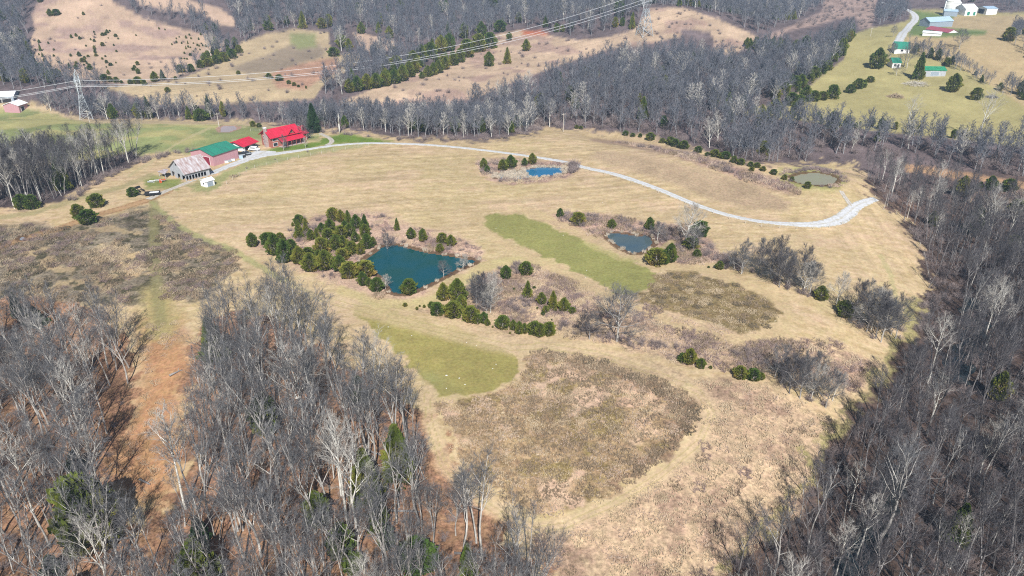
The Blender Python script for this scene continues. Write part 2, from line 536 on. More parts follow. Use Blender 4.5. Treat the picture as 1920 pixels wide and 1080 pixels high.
def shrub_mesh(i, h=2.2, n=26, k=1.0, m='shrub'):
    rng = np.random.default_rng(500 + i)
    s0, s1 = [], []
    for _ in range(n):
        az, a = rng.random() * 6.28, R(rng.uniform(5, 55))
        p = np.array([rng.normal(0, 0.12), rng.normal(0, 0.12), -0.1]) * h
        d = np.array([math.cos(az) * math.sin(a), math.sin(az) * math.sin(a), math.cos(a)])
        L = h * rng.uniform(0.6, 1.05); q = p
        for j in range(3):
            d = d + rng.normal(0, 0.12, 3) + np.array([0, 0, 0.06]); d /= np.linalg.norm(d)
            e = q + d * L / 3
            s0.append((*q, *e, 0.022 * (1 - j * 0.25), 0.022 * (0.75 - j * 0.25) + 0.004))
            for _b in range(4):
                dd = d + rng.normal(0, 0.55, 3); dd /= np.linalg.norm(dd)
                f = q + (e - q) * rng.random(); g = f + dd * L * rng.uniform(0.15, 0.35)
                s1.append((*f, *g, 0.011, 0.005))
                for _c in range(2):
                    de = dd + rng.normal(0, 0.5, 3); de /= np.linalg.norm(de)
                    ff = f + (g - f) * rng.random()
                    s1.append((*ff, *(ff + de * L * 0.16), 0.008, 0.004))
            q = e
    V0, L0 = tubes(scale_r(s0, k), 3); V1, L1 = tubes(scale_r(s1, k * 1.2), 3)
    return quads_mesh('shrub', [(V0, L0, 0), (V1, L1, 0)], [M[m]])

def leaf_quads(C, D, size, rng):
    """small folded sprays at points C, pointing along D"""
    N = len(C)
    D = D / (np.linalg.norm(D, axis=1)[:, None] + 1e-9)
    r = rng.normal(0, 1, (N, 3)); u = np.cross(D, r); u /= np.linalg.norm(u, axis=1)[:, None] + 1e-9
    s = size[:, None]
    V = np.stack([C - u * s * 0.35 - D * s * 0.3, C + D * s * 0.1 + u * s * 0.05 , C + D * s * 0.9, C - u * s * 0.45 + D * s * 0.35], 1)
    V2 = np.stack([C + u * s * 0.35 - D * s * 0.3, C + u * s * 0.45 + D * s * 0.35, C + D * s * 0.9, C + D * s * 0.1], 1)
    V = np.concatenate([V, V2]).reshape(-1, 3)
    L = np.arange(len(V)).reshape(-1, 4)
    return V, L

def cedar_mesh(i, shape, n=1500, m='cedar'):
    """a unit evergreen: 1 m tall, half-width about 0.5 m; scaled per tree"""
    rng = np.random.default_rng(700 + i)
    def rad(t):
        if shape == 'round': return 0.50 * np.sqrt(np.clip(1 - ((t - 0.42) / 0.60) ** 2, 0, 1))
        if shape == 'egg': return 0.50 * np.clip(np.sin(np.pi * np.clip(t, 0, 1) ** 0.72), 0, 1) ** 0.75
        if shape == 'cone': return 0.50 * np.clip(1.0 - t, 0, 1) ** 0.8 * np.clip(t * 9 + 0.35, 0, 1)
    nb = 60
    az = rng.random(nb) * 6.283; tz = rng.random(nb) ** 0.85 * 0.95 + 0.02
    lobes = np.stack([az, tz, rng.uniform(0.74, 1.24, nb)], 1)
    t = rng.random(n) ** 0.9 * 0.98 + 0.02
    a = rng.random(n) * 6.283
    k = np.ones(n) * 0.66
    for la, lt, ls in lobes:                        # bulges: bough ends stand proud of the crown
        da = np.abs((a - la + np.pi) % (2 * np.pi) - np.pi)
        k = np.maximum(k, ls * (1 - 0.35 * np.clip(da / 0.42, 0, 1) ** 2 - 0.35 * np.clip(np.abs(t - lt) / 0.085, 0, 1) ** 2))
    r = rad(t) * k * (1 - 0.28 * rng.random(n) ** 2)
    C = np.stack([np.cos(a) * r, np.sin(a) * r, 0.04 + t * 0.94], 1)
    D = np.stack([np.cos(a), np.sin(a), 0.55 + 0.9 * t], 1) + rng.normal(0, 0.35, (n, 3))
    V, L = leaf_quads(C, D, rng.uniform(0.06, 0.12, n), rng)
    # a leader of sprays at the tip
    C2 = np.stack([rng.normal(0, 0.012, 24), rng.normal(0, 0.012, 24), rng.uniform(0.9, 1.02, 24)], 1)
    V2, L2 = leaf_quads(C2, np.tile([[0, 0, 1.0]], (24, 1)) + rng.normal(0, 0.2, (24, 3)), np.full(24, 0.06), rng)
    # twiggy inside
    S = []
    for j in range(40):
        t_ = rng.random() * 0.8 + 0.05; aa = rng.random() * 6.28; rr = float(rad(np.array(t_))) * 0.75
        S.append((0, 0, t_ * 0.8, math.cos(aa) * rr, math.sin(aa) * rr, t_ * 0.9 + 0.08, 0.02, 0.008))
    V3, L3 = tubes(S, 3)
    return quads_mesh('crown', [(V, L, 0), (V2, L2, 0), (V3, L3, 1)], [M[m], M['shrub']])

def unit_trunk():
    V, L = tubes([(0, 0, -0.08, 0, 0, 0.3, 0.035, 0.03), (0, 0, 0.3, 0.005, 0, 0.85, 0.03, 0.006)], 6)
    return quads_mesh('trunk', [(V, L, 0)], [M['bark']], True)

NEAR = [near_tree(i, h, s, wt) for i, (h, s, wt) in enumerate([
    (21, 'tall', False), (22, 'tall', False), (20, 'fan', False), (19, 'slim', False), (21, 'slim', False),
    (23, 'fan', False), (20, 'tall', True), (22, 'fan', True), (18, 'tall', False), (17, 'dead', False)])]
NEAR += [near_tree(60 + i, h, s, False, True) for i, (h, s) in enumerate([(19, 'slim'), (21, 'slim'), (18, 'tall'), (20, 'tall')])]  # ravine wood set, shade carried by the darker bark
NEAR_H = [21, 22, 20, 19, 21, 23, 20, 22, 18, 17, 19, 21, 18, 20]
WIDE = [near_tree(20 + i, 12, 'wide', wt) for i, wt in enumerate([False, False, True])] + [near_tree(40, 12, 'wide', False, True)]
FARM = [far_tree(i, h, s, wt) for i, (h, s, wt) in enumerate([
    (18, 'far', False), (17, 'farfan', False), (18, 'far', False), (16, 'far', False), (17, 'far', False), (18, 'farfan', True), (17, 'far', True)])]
CEDAR = [cedar_mesh(i, s) for i, s in enumerate(['round', 'egg', 'egg', 'round', 'cone', 'egg', 'cone'])]
SPRUCE = cedar_mesh(20, 'cone', 2600, 'spruce')
BRIGHT = [cedar_mesh(21, 'egg', 2600, 'bright_cedar'), cedar_mesh(22, 'cone', 2600, 'bright_cedar')]
CTRUNK = unit_trunk()
SHRUB = [shrub_mesh(i) for i in range(4)]

# ------------------------------------------------------------------ land cover (outlines as seen in the photograph, laid on the ground)
POLY = dict(
 west_hill=[(60,25),(72,5),(100,-30),(205,-30),(212,2),(267,32),(300,43),(340,54),(367,60),(400,66),(425,80),(413,97),(400,110),(367,133),(333,146),(290,153),(247,157),(187,154),(80,134),(66,117),(55,83),(65,55)],
 top_field=[(232,-30),(262,6),(300,18),(345,22),(372,20),(392,34),(410,48),(440,50),(442,35),(412,16),(352,0),(340,-30)],
 mid_field=[(190,163),(290,155),(340,147),(372,134),(397,123),(448,99),(449,80),(500,63),(553,54),(615,60),(622,105),(660,98),(685,107),(650,135),(615,150),(600,170),(590,185),(500,190),(400,196),(300,196),(250,180)],
 plowed=[(430,128),(500,103),(553,80),(600,84),(612,97),(600,108),(517,133),(467,139)],
 plow_green=[(545,62),(592,64),(592,88),(560,92),(545,80)],
 rough_orange=[(505,140),(540,122),(600,112),(630,108),(640,135),(600,150),(570,168),(520,165)],
 small_field=[(660,62),(683,62),(745,80),(742,95),(707,92),(690,100),(673,82)],
 powerline=[(640,190),(707,163),(760,150),(780,137),(847,123),(873,110),(840,101),(853,89),(893,72),(927,65),(953,60),(975,56),(1020,62),(1028,66),(1080,75),(1140,70),(1187,56),(1220,17),(1280,13),(1300,20),(1347,35),(1380,50),(1420,68),(1400,90),(1373,105),(1335,98),(1340,80),(1330,60),(1280,52),(1273,70),(1207,84),(1140,94),(1073,115),(973,150),(900,180),(827,200),(740,205),(640,215)],
 soil=[(978,58),(1012,57),(1030,64),(1000,66),(980,64)],
 brushy_clearing=[(1555,-30),(1650,-30),(1642,20),(1634,52),(1612,54),(1604,32),(1570,36),(1530,48),(1480,58),(1450,75),(1430,70),(1480,50),(1540,22)],
 east_farm=[(1380,216),(1420,200),(1470,192),(1500,172),(1530,152),(1556,130),(1582,112),(1586,88),(1596,66),(1633,52),(1680,45),(1704,37),(1710,18),(1780,18),(1880,24),(1960,22),(2080,22),(2080,275),(1960,278),(1890,272),(1800,262),(1700,252),(1600,240),(1500,226)],
 east_tan=[(1760,30),(1960,28),(2000,220),(1930,205),(1840,150),(1780,115),(1700,95),(1700,66),(1790,64)],
 east_lawn=[(1712,20),(1790,30),(1770,52),(1850,58),(1846,64),(1760,70),(1704,66)],
 meadow=[(-300,200),(67,193),(147,223),(400,227),(483,230),(560,243),(640,246),(707,253),(757,263),(900,262),(960,258),(1005,250),(1000,237),(1100,243),(1180,252),(1280,272),(1400,306),(1480,310),(1500,310),(1600,305),(1622,330),(1632,366),(1645,376),(1680,405),(1712,440),(1733,490),(1738,540),(1720,590),(1680,640),(1660,690),(1640,715),(1590,760),(1560,800),(1520,850),(1500,920),(1480,960),(1430,1010),(1330,1080),(1290,1300),(1040,1300),(1010,1060),(960,1010),(905,960),(860,900),(820,850),(795,770),(740,740),(660,690),(560,620),(480,590),(420,590),(360,640),(340,700),(350,780),(345,870),(300,950),(250,1000),(205,940),(215,900),(250,800),(262,700),(230,640),(160,560),(60,545),(-300,560)],
 far_left_wood=[(-500,312),(100,312),(180,300),(250,282),(264,296),(240,314),(180,334),(110,376),(60,390),(-500,420)],
 pasture=[(-300,212),(60,205),(147,229),(400,233),(490,238),(560,250),(600,252),(600,262),(560,262),(500,262),(440,264),(420,285),(360,288),(300,284),(250,296),(100,300),(-300,310)],
 yard=[(500,282),(520,276),(566,270),(600,266),(606,260),(640,250),(700,260),(740,266),(690,268),(625,270),(565,281),(515,285)],
 verge=[(388,338),(420,322),(455,306),(500,293),(560,285),(620,275),(700,270),(700,272),(640,280),(580,291),(520,303),(470,318),(425,338),(412,350),(390,362),(365,356),(350,345)],
 barn_grass=[(288,330),(330,338),(350,345),(330,352),(300,350),(280,355),(265,345)],
 left_brush=[(-300,440),(60,420),(130,425),(200,408),(262,392),(290,392),(340,425),(390,452),(440,470),(450,500),(380,560),(250,570),(60,560),(-300,570)],
 straw1=[(163,470),(200,460),(245,462),(249,478),(225,492),(195,493),(165,482)],
 straw2=[(222,497),(262,487),(275,500),(258,515),(228,512)],
 glade=[(262,600),(335,600),(352,650),(352,700),(330,760),(340,860),(305,945),(240,930),(205,880),(255,780),(270,700)],
 glade_top=[(268,540),(325,540),(335,600),(320,640),(270,640)],
 strip_a=[(907,420),(910,407),(927,400),(973,403),(1023,420),(1107,457),(1173,483),(1225,508),(1240,518),(1228,533),(1200,547),(1173,551),(1150,547),(1107,523),(1040,490),(973,457),(940,443),(917,430)],
 strip_a_brown=[(1225,514),(1262,508),(1320,514),(1395,538),(1440,560),(1462,585),(1455,605),(1425,625),(1380,625),(1310,600),(1250,580),(1205,566),(1180,552),(1215,545)],
 strip_b=[(650,572),(700,570),(760,588),(850,615),(920,643),(960,662),(975,685),(965,712),(925,735),(870,745),(820,735),(785,700),(740,655),(690,610)],
 field_c=[(1000,662),(1030,657),(1100,668),(1180,692),(1250,715),(1295,740),(1307,770),(1285,815),(1230,870),(1160,920),(1080,955),(1020,965),(965,945),(905,905),(860,860),(835,800),(815,750),(860,752),(925,742),(975,715),(992,690)],
 rim_c=[(1010,655),(1100,666),(1190,692),(1262,717),(1300,742),(1310,775),(1285,820),(1225,880),(1160,925),(1130,925),(1190,880),(1240,830),(1262,785),(1240,748),(1180,715),(1100,690),(1030,675)],
 pale_c=[(1140,718),(1180,712),(1215,740),(1215,765),(1180,770),(1150,745)],
 knoll=[(1120,282),(1230,296),(1340,322),(1430,352),(1482,378),(1478,394),(1420,392),(1340,376),(1260,345),(1160,312),(1100,296)],
 rough=[(560,560),(700,560),(760,575),(850,590),(980,640),(1150,665),(1300,710),(1440,720),(1560,790),(1500,960),(1330,1100),(1050,1100),(980,1000),(1050,985),(1170,940),(1290,850),(1320,780),(1300,730),(1200,685),(1020,640),(860,598),(770,570)],
 rough2=[(860,560),(920,510),(990,495),(1060,520),(1180,560),(1300,605),(1420,635),(1560,640),(1640,680),(1600,740),(1450,700),(1300,690),(1150,645),(1000,618),(880,590)],
 pond_bank=[(480,455),(560,440),(590,410),(640,395),(720,400),(770,425),(860,445),(905,465),(910,490),(880,500),(830,520),(770,560),(700,560),(640,540),(560,500)],
 pond2_bank=[(1030,402),(1080,398),(1150,405),(1230,420),(1290,420),(1330,455),(1360,490),(1300,500),(1240,490),(1190,485),(1140,465),(1090,440),(1040,420)],
 pond3_bank=[(895,300),(920,298),(1000,300),(1085,305),(1090,318),(1060,334),(1000,344),(930,344),(900,325)],
 pond4_bank=[(1462,318),(1530,312),(1580,325),(1590,340),(1560,356),(1500,356),(1465,340)],
 hedge_brush=[(1110,262),(1200,268),(1300,290),(1400,318),(1460,338),(1500,352),(1500,366),(1440,352),(1340,318),(1260,290),(1180,274)],
 edge_grass=[(1700,560),(1735,560),(1728,610),(1690,660),(1660,715),(1600,770),(1560,830),(1530,880),(1500,940),(1440,1005),(1360,1070),(1330,1070),(1400,1010),(1470,950),(1500,890),(1530,830),(1580,775),(1630,730),(1650,690),(1680,640)],
 tan_strip_e=[(1690,306),(1740,312),(1830,326),(1960,346),(2200,380),(2200,400),(1960,362),(1830,342),(1740,328),(1700,322)],
 red_brush_e=[(1800,335),(2100,390),(2100,440),(1940,425),(1860,420),(1810,390)],
)
LINE = dict(
 dirt_road=([(-200,194),(67,200),(120,216),(175,229),(300,230),(400,231),(470,233),(540,241),(590,251)], 3.0, (222,196,158)),
 pasture_track=([(240,330),(290,300),(330,270),(370,250),(395,240)], 2.0, (205,190,145)),
 farm_track=([(-100,492),(0,462),(60,443),(120,425),(175,405),(230,390),(275,376),(320,357)], 3.5, (190,150,110)),
 farm_track2=([(-100,420),(60,400),(150,372),(230,350),(285,328)], 3.5, (175,165,120)),
 green_track=([(288,382),(289,420),(290,460),(292,510),(296,560),(300,600)], 8, (156,148,104)),
 green_curve=([(284,380),(305,400),(330,420),(365,440),(400,455),(440,470),(520,520),(600,560)], 3.5, (176,174,118)),
 dam=([(640,545),(700,566),(770,572),(820,560),(865,530),(905,500),(960,488),(1030,492)], 6, (212,196,140)),
 dam2=([(1100,455),(1160,482),(1200,487),(1235,470),(1262,452)], 4, (212,196,140)),
 path_c=([(540,540),(640,570),(740,596),(860,628),(960,652),(1020,648),(1120,664),(1230,700),(1310,735),(1335,775),(1310,830),(1240,890),(1150,945),(1060,985),(990,995),(900,940),(830,870),(805,790),(800,740)], 9, (224,198,160)),
 path_a=([(900,400),(905,430),(960,465),(1040,505),(1130,550),(1200,580),(1300,620),(1400,640),(1470,620),(1480,580),(1420,540),(1330,505),(1240,495),(1130,455),(1020,405),(960,390)], 6, (217,192,148)),
 meadow_green=([(1650,480),(1672,520),(1680,560),(1676,600)], 3, (204,192,140)),
)
HAY = (223,197,155)

def cls(px, py, name, soft=2.0, amp=1.0, jx=0, jy=0):
    d = sdist(POLY[name], px + jx * amp, py + jy * amp, 30 + soft)
    return sstep(-soft, soft, d)

def land(x, y, z):
    """sunlit colour of the ground (sRGB 0..255) and grain strength at world points"""
    px, py = project(x, y, z)
    px = np.where(y > 2, px, 960.0); py = np.where(y > 2, py, 5000.0)
    kk = np.clip(F / np.maximum(y * cp - (z - CAMZ) * sp, 5), 0, 12) * 1.0        # pixels per metre
    nj = fbm(x / 3.0, y / 3.0, 41, 3) - 0.5; nk = fbm(x / 3.0, y / 3.0, 57, 3) - 0.5
    jx, jy = nj * kk * 2.6, nk * kk * 1.3
    n1 = fbm(x / 9, y / 9, 11, 4); n2 = fbm(x / 2.2, y / 2.2, 21, 3); n3 = fbm(x / 28, y / 28, 31, 3); n4 = fbm(x / 0.9, y / 0.9, 77, 2)
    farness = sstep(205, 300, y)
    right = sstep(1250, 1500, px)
    c = np.zeros((len(x), 3)); g = np.zeros(len(x))
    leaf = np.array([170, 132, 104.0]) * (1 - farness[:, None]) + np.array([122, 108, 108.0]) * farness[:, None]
    dark = np.array([100, 84, 76.0])  # floor colour darkened to carry the ravine wood's tree shade
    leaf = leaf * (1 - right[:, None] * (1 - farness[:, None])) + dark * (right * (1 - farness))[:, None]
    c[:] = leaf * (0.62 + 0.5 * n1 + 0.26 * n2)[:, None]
    g[:] = 0.95 - 0.4 * farness
    def put(m, col, gr=None, v1=0.0, v2=0.0, v3=0.0):
        nonlocal c, g
        m = m[:, None]
        k = 1 + v1 * (n1 - 0.5) * 2 + v2 * (n2 - 0.5) * 2 + v3 * (n3 - 0.5) * 2
        c = c * (1 - m) + np.array(col, float) * k[:, None] * m
        if gr is not None: g = g * (1 - m[:, 0]) + gr * m[:, 0]
    def P(name, col, gr=None, soft=2.0, amp=1.0, v1=0.06, v2=0.05, v3=0.06, mul=None):
        m = cls(px, py, name, soft, amp, jx, jy)
        if mul is not None: m = m * mul
        put(m, col, gr, v1, v2, v3)
    stripes = 0.5 + 0.5 * np.sin((x * 0.35 + y) * 1.9 + 3 * n3)
    P('west_hill', (214,184,158), 0.35, 2, 1, .08, .06, .08)
    P('west_hill', (176,148,140), 0.5, 2, 1, .1, .1, mul=.7 * sstep(0.55, 0.74, fbm(x / 22, y / 12, 61, 3)))
    P('top_field', (214,184,160), 0.3)
    P('mid_field', (205,182,146), 0.35, 2, 1, .08, .05, .1)
    P('rough_orange', (200,158,132), 0.5, 4, 1, .14, .1, .1)
    P('plowed', (168,150,128), 0.25, 3)
    P('plow_green', (160,162,112), 0.25, 5)
    P('small_field', (212,182,158), 0.35)
    P('powerline', (214,186,158), 0.4, 2, 1.2, .12, .06, .1)
    P('powerline', (182,152,140), 0.5, 2, 1, .1, .1, mul=.7 * sstep(0.50, 0.64, fbm(x / 20, y / 20, 65, 3)))
    P('soil', (205,118,84), 0.3, 3)
    P('brushy_clearing', (184,158,146), 0.5, 3, 1, .16, .1, .1)
    P('east_farm', (190,178,124), 0.28, 2, 1, .07, .04, .09)
    P('east_tan', (204,180,138), 0.3, 3, 1, .07)
    P('east_lawn', (128,146,88), 0.25, 3)
    P('tan_strip_e', (206,166,128), 0.4, 2, 1, .12)
    P('red_brush_e', (128,98,88), 0.8, 5, 1, .2, .2)
    P('meadow', HAY, 0.30, 5, 4.5, .05, .04, .06)
    mm = cls(px, py, 'meadow', 5, 4.5, jx, jy)
    lng = fbm((x + .18 * y) / 46, (y - .18 * x) / 1.5, 71, 3); lng2 = fbm((y + .1 * x) / 50, (x - .1 * y) / 1.5, 72, 3)
    kx = sstep(1460, 1640, px); lg = (lng - .5) * (1 - kx) + (lng2 - .5) * kx * .8
    put(mm * sstep(0.48, 0.66, n3) * .7, (210,190,142), None, .04, .04)
    put(mm * 0.35 * stripes * sstep(190, 230, y), (206,180,138), None)
    put(mm * sstep(0.54, 0.70, fbm(x / 14 + 3, y / 9, 83, 3)) * 0.6, (228,196,164), None, .05)
    put(mm * sstep(0.50, 0.66, fbm(x / 3.2, y / 1.1, 87, 4)) * 0.45, (188,164,118), None, .05)
    put(mm * sstep(0.56, 0.70, fbm(x / 2.5 + 40, y / 0.9, 89, 4)) * 0.5, (240,214,176), None, .05)
    c = c * (1 + (mm * lg * .24 * sstep(150, 225, y))[:, None])
    P('pasture', (156,162,108), 0.3, 4, 1.5, .12, .05, .16)
    P('pasture', (186,178,122), 0.3, 4, 1.5, .1, mul=sstep(0.5, 0.62, fbm(x / 18, y / 12, 91, 3)))
    P('far_left_wood', (96,84,84), 0.6, 3, 2)
    P('knoll', (200,174,142), 0.45, 5, 1, .10, .06, .08)
    P('hedge_brush', (176,146,132), 0.7, 5, 1, .18, .12)
    for nm, col, gr, sf in (('rough', (214,185,153), 0.7, 10), ('rough2', (212,184,152), 0.7, 8), ('pond_bank', (218,186,162), 0.55, 8), ('pond2_bank', (204,172,152), 0.6, 6), ('pond3_bank', (204,172,152), 0.5, 4), ('pond4_bank', (178,172,112), 0.4, 5)):
        P(nm, col, gr, sf, 2, .12, .08, .08)
        P(nm, tuple(v * f for v, f in zip(col, (.86, .84, .86))), min(0.9, gr + .2), sf, 2, .12, .12, mul=sstep(0.52, 0.66, fbm(x / 7, y / 7, 101, 4)))
    P('left_brush', (140,128,110), 0.95, 6, 2.5, .16, .16, .12)
    P('left_brush', (184,162,128), 0.5, 6, 2.5, .1, .1, mul=sstep(0.54, 0.68, fbm(x / 8, y / 5, 111, 4)))
    P('left_brush', (98,92,72), 1.0, 6, 2, .1, .1, mul=sstep(0.56, 0.64, fbm(x / 3.5, y / 2.5, 121, 4)))
    P('straw1', (218,190,146), 0.5, 3, 3, .1); P('straw2', (216,186,146), 0.5, 3, 3, .1)
    P('glade', (200,154,114), 0.5, 22, 2, .12, .1); P('glade_top', (190,172,120), 0.4, 16, 2)
    P('verge', (180,178,122), 0.35, 3, 2, .1, .08)
    P('barn_grass', (150,158,92), 0.35, 4, 2, .1)
    P('yard', (122,146,66), 0.25, 2, 1, .12)
    P('strip_a', (166,163,100), 0.35, 1.8, 1.6, .05, .04, .05)
    P('strip_b', (176,164,100), 0.35, 2.2, 1.8, .05, .04, .06)
    P('strip_b', (168,164,108), 0.2, 8, 1, .05, mul=sstep(0.5, 0.65, n3))
    P('strip_a_brown', (156,136,98), 0.8, 2, 2, .12, .10, .08)
    P('field_c', (182,155,120), 0.95, 3, 2.5, .10, .12, .08)
    P('field_c', (222,190,162), 0.5, 3, 2, .06, .1, mul=sstep(0.50, 0.66, fbm(x / 8, y / 8, 131, 4)))
    P('field_c', (160,140,96), 1.0, 3, 2, .1, .1, mul=sstep(0.52, 0.68, fbm(x / 5 + 9, y / 5, 141, 4)))
    P('rim_c', (160,134,108), 0.95, 3, 3, .12, .14)
    P('pale_c', (216,182,154), 0.5, 6, 3, .1, .1)
    for nm in ('strip_a_brown', 'field_c'):     # pale stones and straw flecks
        P(nm, (232,214,186), 0.3, 1, 0, mul=(n4 > (0.87 if nm in ('strip_a_brown', 'field_c') else 0.945)) * 0.9)
    P('edge_grass', (178,166,116), 0.6, 9, 4, .15, .1)
    for ln, wid, col in LINE.values():
        d = ldist(ln, px + jx * .5, py + jy * .5, 50)
        wpx = wid * np.clip(kk / 5.0, 0.35, 1.6)
        put(sstep(wpx * 1.5, wpx * 0.5, d) * 0.7, col, 0.3, .05, .05)
    # wheel ruts
    d = ldist(LINE['farm_track'][0], px, py, 50); put(sstep(1.2, 0.4, np.abs(d - 3.0)) * .6, (150,112,80))
    d = ldist(LINE['path_c'][0], px, py, 50); put(sstep(1.6, 0.5, np.abs(d - 4.5)) * .45, (186,172,112))
    # muddy pond rims
    for nm, (wp, lvl, bank) in PONDS.items():
        d = sdist(wp, x, y, 8)
        put(sstep(-0.9, -0.3, d) * .85, (112,88,66) if nm != 'mud' else (190,150,138), 0.5)
    return c, g

def s2l(c):
    c = np.clip(c / 255.0, 0, 1)
    return np.where(c < 0.04045, c / 12.92, ((c + 0.055) / 1.055) ** 2.4)
ALB = 0.61     # sunlit picture value -> surface albedo

th = np.arctan(CAMZ / 60.0) - np.arange(0, 640) / 639.0 * (np.arctan(CAMZ / 60.0) - np.arctan(CAMZ / 1250.0))
yr = CAMZ / np.tan(th)
yr = np.concatenate([np.linspace(-900, 40, 26), np.linspace(45, 59.5, 8), yr[1:], np.geomspace(1270, 9000, 34)])
sc_ = np.concatenate([-np.geomspace(8, 0.84, 18), np.linspace(-0.82, 0.82, 800), np.geomspace(0.84, 8, 18)])
wd = np.maximum(yr, 40) * cp + CAMZ * sp
X = (sc_[None, :] * wd[:, None]); Y = np.repeat(yr[:, None], len(sc_), 1)
# let the outermost columns open out behind the camera too
X = np.where(np.abs(sc_[None, :]) > 0.83, np.sign(X) * np.maximum(np.abs(X), np.abs(sc_[None, :]) * 260 * (np.abs(sc_[None, :]) - 0.6)), X)
nr, nc = X.shape
x, y = X.ravel(), Y.ravel()
zt = z_all(x, y)
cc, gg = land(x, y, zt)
idx = np.arange(nr * nc).reshape(nr, nc)
q = np.stack([idx[:-1, :-1], idx[:-1, 1:], idx[1:, 1:], idx[1:, :-1]], -1).reshape(-1, 4)

m, t, b = mat_new('ground', 0.95, 0.05)
ca = t.nodes.new('ShaderNodeAttribute'); ca.attribute_name = 'Cover'
ga = t.nodes.new('ShaderNodeAttribute'); ga.attribute_name = 'Grain'
geo = t.nodes.new('ShaderNodeNewGeometry')
def noise(scale, det, rough=0.6):
    n = t.nodes.new('ShaderNodeTexNoise'); n.inputs['Scale'].default_value = scale; n.inputs['Detail'].default_value = det; n.inputs['Roughness'].default_value = rough
    t.links.new(geo.outputs['Position'], n.inputs['Vector']); return n
def mth(op, a, b_=None, c_=None):
    n = t.nodes.new('ShaderNodeMath'); n.operation = op
    for i, v in enumerate((a, b_, c_)):
        if v is None: continue
        if isinstance(v, (int, float)): n.inputs[i].default_value = v
        else: t.links.new(v, n.inputs[i])
    return n.outputs[0]
na = noise(1.3, 5, 0.7); nb_ = noise(0.22, 3); nh = noise(0.6, 4)
f1 = mth('MULTIPLY', mth('SUBTRACT', na.outputs[0], 0.5), mth('MULTIPLY', ga.outputs['Fac'], 3.4))
f2 = mth('MULTIPLY', mth('SUBTRACT', nb_.outputs[0], 0.5), 0.30)
val = mth('MAXIMUM', mth('ADD', mth('ADD', f1, f2), 1.0), 0.25)
hs = t.nodes.new('ShaderNodeHueSaturation')
t.links.new(ca.outputs['Color'], hs.inputs['Color']); t.links.new(val, hs.inputs['Value'])
t.links.new(mth('ADD', mth('MULTIPLY', mth('SUBTRACT', nh.outputs[0], 0.5), 0.05), 0.5), hs.inputs['Hue'])
t.links.new(hs.outputs[0], b.inputs['Base Color'])
bp = t.nodes.new('ShaderNodeBump'); bp.inputs['Distance'].default_value = 0.25
t.links.new(mth('MULTIPLY', ga.outputs['Fac'], 0.8), bp.inputs['Strength'])
t.links.new(na.outputs[0], bp.inputs['Height']); t.links.new(bp.outputs[0], b.inputs['Normal'])
M['ground'] = m

gm = mesh_np('ground', np.stack([x, y, zt], 1), q.ravel(), np.arange(len(q)) * 4, np.full(len(q), 4), [m], True)
at_ = gm.attributes.new('Cover', 'FLOAT_COLOR', 'POINT')
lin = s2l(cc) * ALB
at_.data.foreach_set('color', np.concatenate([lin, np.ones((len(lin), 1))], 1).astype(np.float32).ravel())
at_ = gm.attributes.new('Grain', 'FLOAT', 'POINT'); at_.data.foreach_set('value', gg.astype(np.float32))
tag(link(bpy.data.objects.new('ground', gm)), 'rolling farmland of tan hay meadow, brushy fields and leaf-strewn woodland floor', 'ground', kind='structure')
del X, Y, q, idx

# ------------------------------------------------------------------ water
def water_mat(name, c, c2, rough=0.04, bump=0.02):
    m, t, b = mat_new(name, rough, 0.5)
    b.inputs['IOR'].default_value = 1.33
    geo = t.nodes.new('ShaderNodeNewGeometry')
    n = t.nodes.new('ShaderNodeTexNoise'); n.inputs['Scale'].default_value = 0.09; n.inputs['Detail'].default_value = 3
    t.links.new(geo.outputs['Position'], n.inputs['Vector'])
    mr = t.nodes.new('ShaderNodeMapRange'); mr.inputs[1].default_value = 0.4; mr.inputs[2].default_value = 0.65
    t.links.new(n.outputs[0], mr.inputs[0])
    mx = t.nodes.new('ShaderNodeMix'); mx.data_type = 'RGBA'; mx.inputs[6].default_value = (*c, 1); mx.inputs[7].default_value = (*c2, 1)
    t.links.new(mr.outputs[0], mx.inputs[0]); t.links.new(mx.outputs[2], b.inputs['Base Color'])
    n2 = t.nodes.new('ShaderNodeTexNoise'); n2.inputs['Scale'].default_value = 2.5; n2.inputs['Detail'].default_value = 3
    t.links.new(geo.outputs['Position'], n2.inputs['Vector'])
    bp = t.nodes.new('ShaderNodeBump'); bp.inputs['Strength'].default_value = bump; bp.inputs['Distance'].default_value = 0.05
    t.links.new(n2.outputs[0], bp.inputs['Height']); t.links.new(bp.outputs[0], b.inputs['Normal'])
    return m
WLAB = {'big': 'large teal farm pond ringed by cedars in the middle of the meadow', 'mid': 'small murky grey-green pond with brushy banks beside the mown green strip',
        'far': 'narrow bright blue pond with dry reeds just below the gravel drive', 'east': 'oval olive-brown pond near the drive end and the eastern woods',
        'mud': 'shallow pinkish muddy stock pond in the green pasture', 'track': 'little puddle on the dirt farm track'}
C2 = {'big': (0.010,0.060,0.055), 'mid': (0.05,0.085,0.11), 'far': (0.02,0.15,0.27), 'east': (0.24,0.24,0.13), 'mud': (0.36,0.27,0.25), 'track': (0.22,0.24,0.28)}
for k, (wp, lvl, bank) in PONDS.items():
    c = np.mean(wp, 0)
    mb = MB()
    mb.poly([((a - c[0]) * 1.03, (b_ - c[1]) * 1.03, 0) for a, b_ in wp][::1])
    o = mb.build('pond_water', water_mat('water_' + k, POND_PX[k][2], C2[k]))
    if o.data.polygons[0].normal.z < 0: o.data.flip_normals()
    o.location = (c[0], c[1], lvl)
    tag(o, WLAB[k], 'pond', kind='structure')

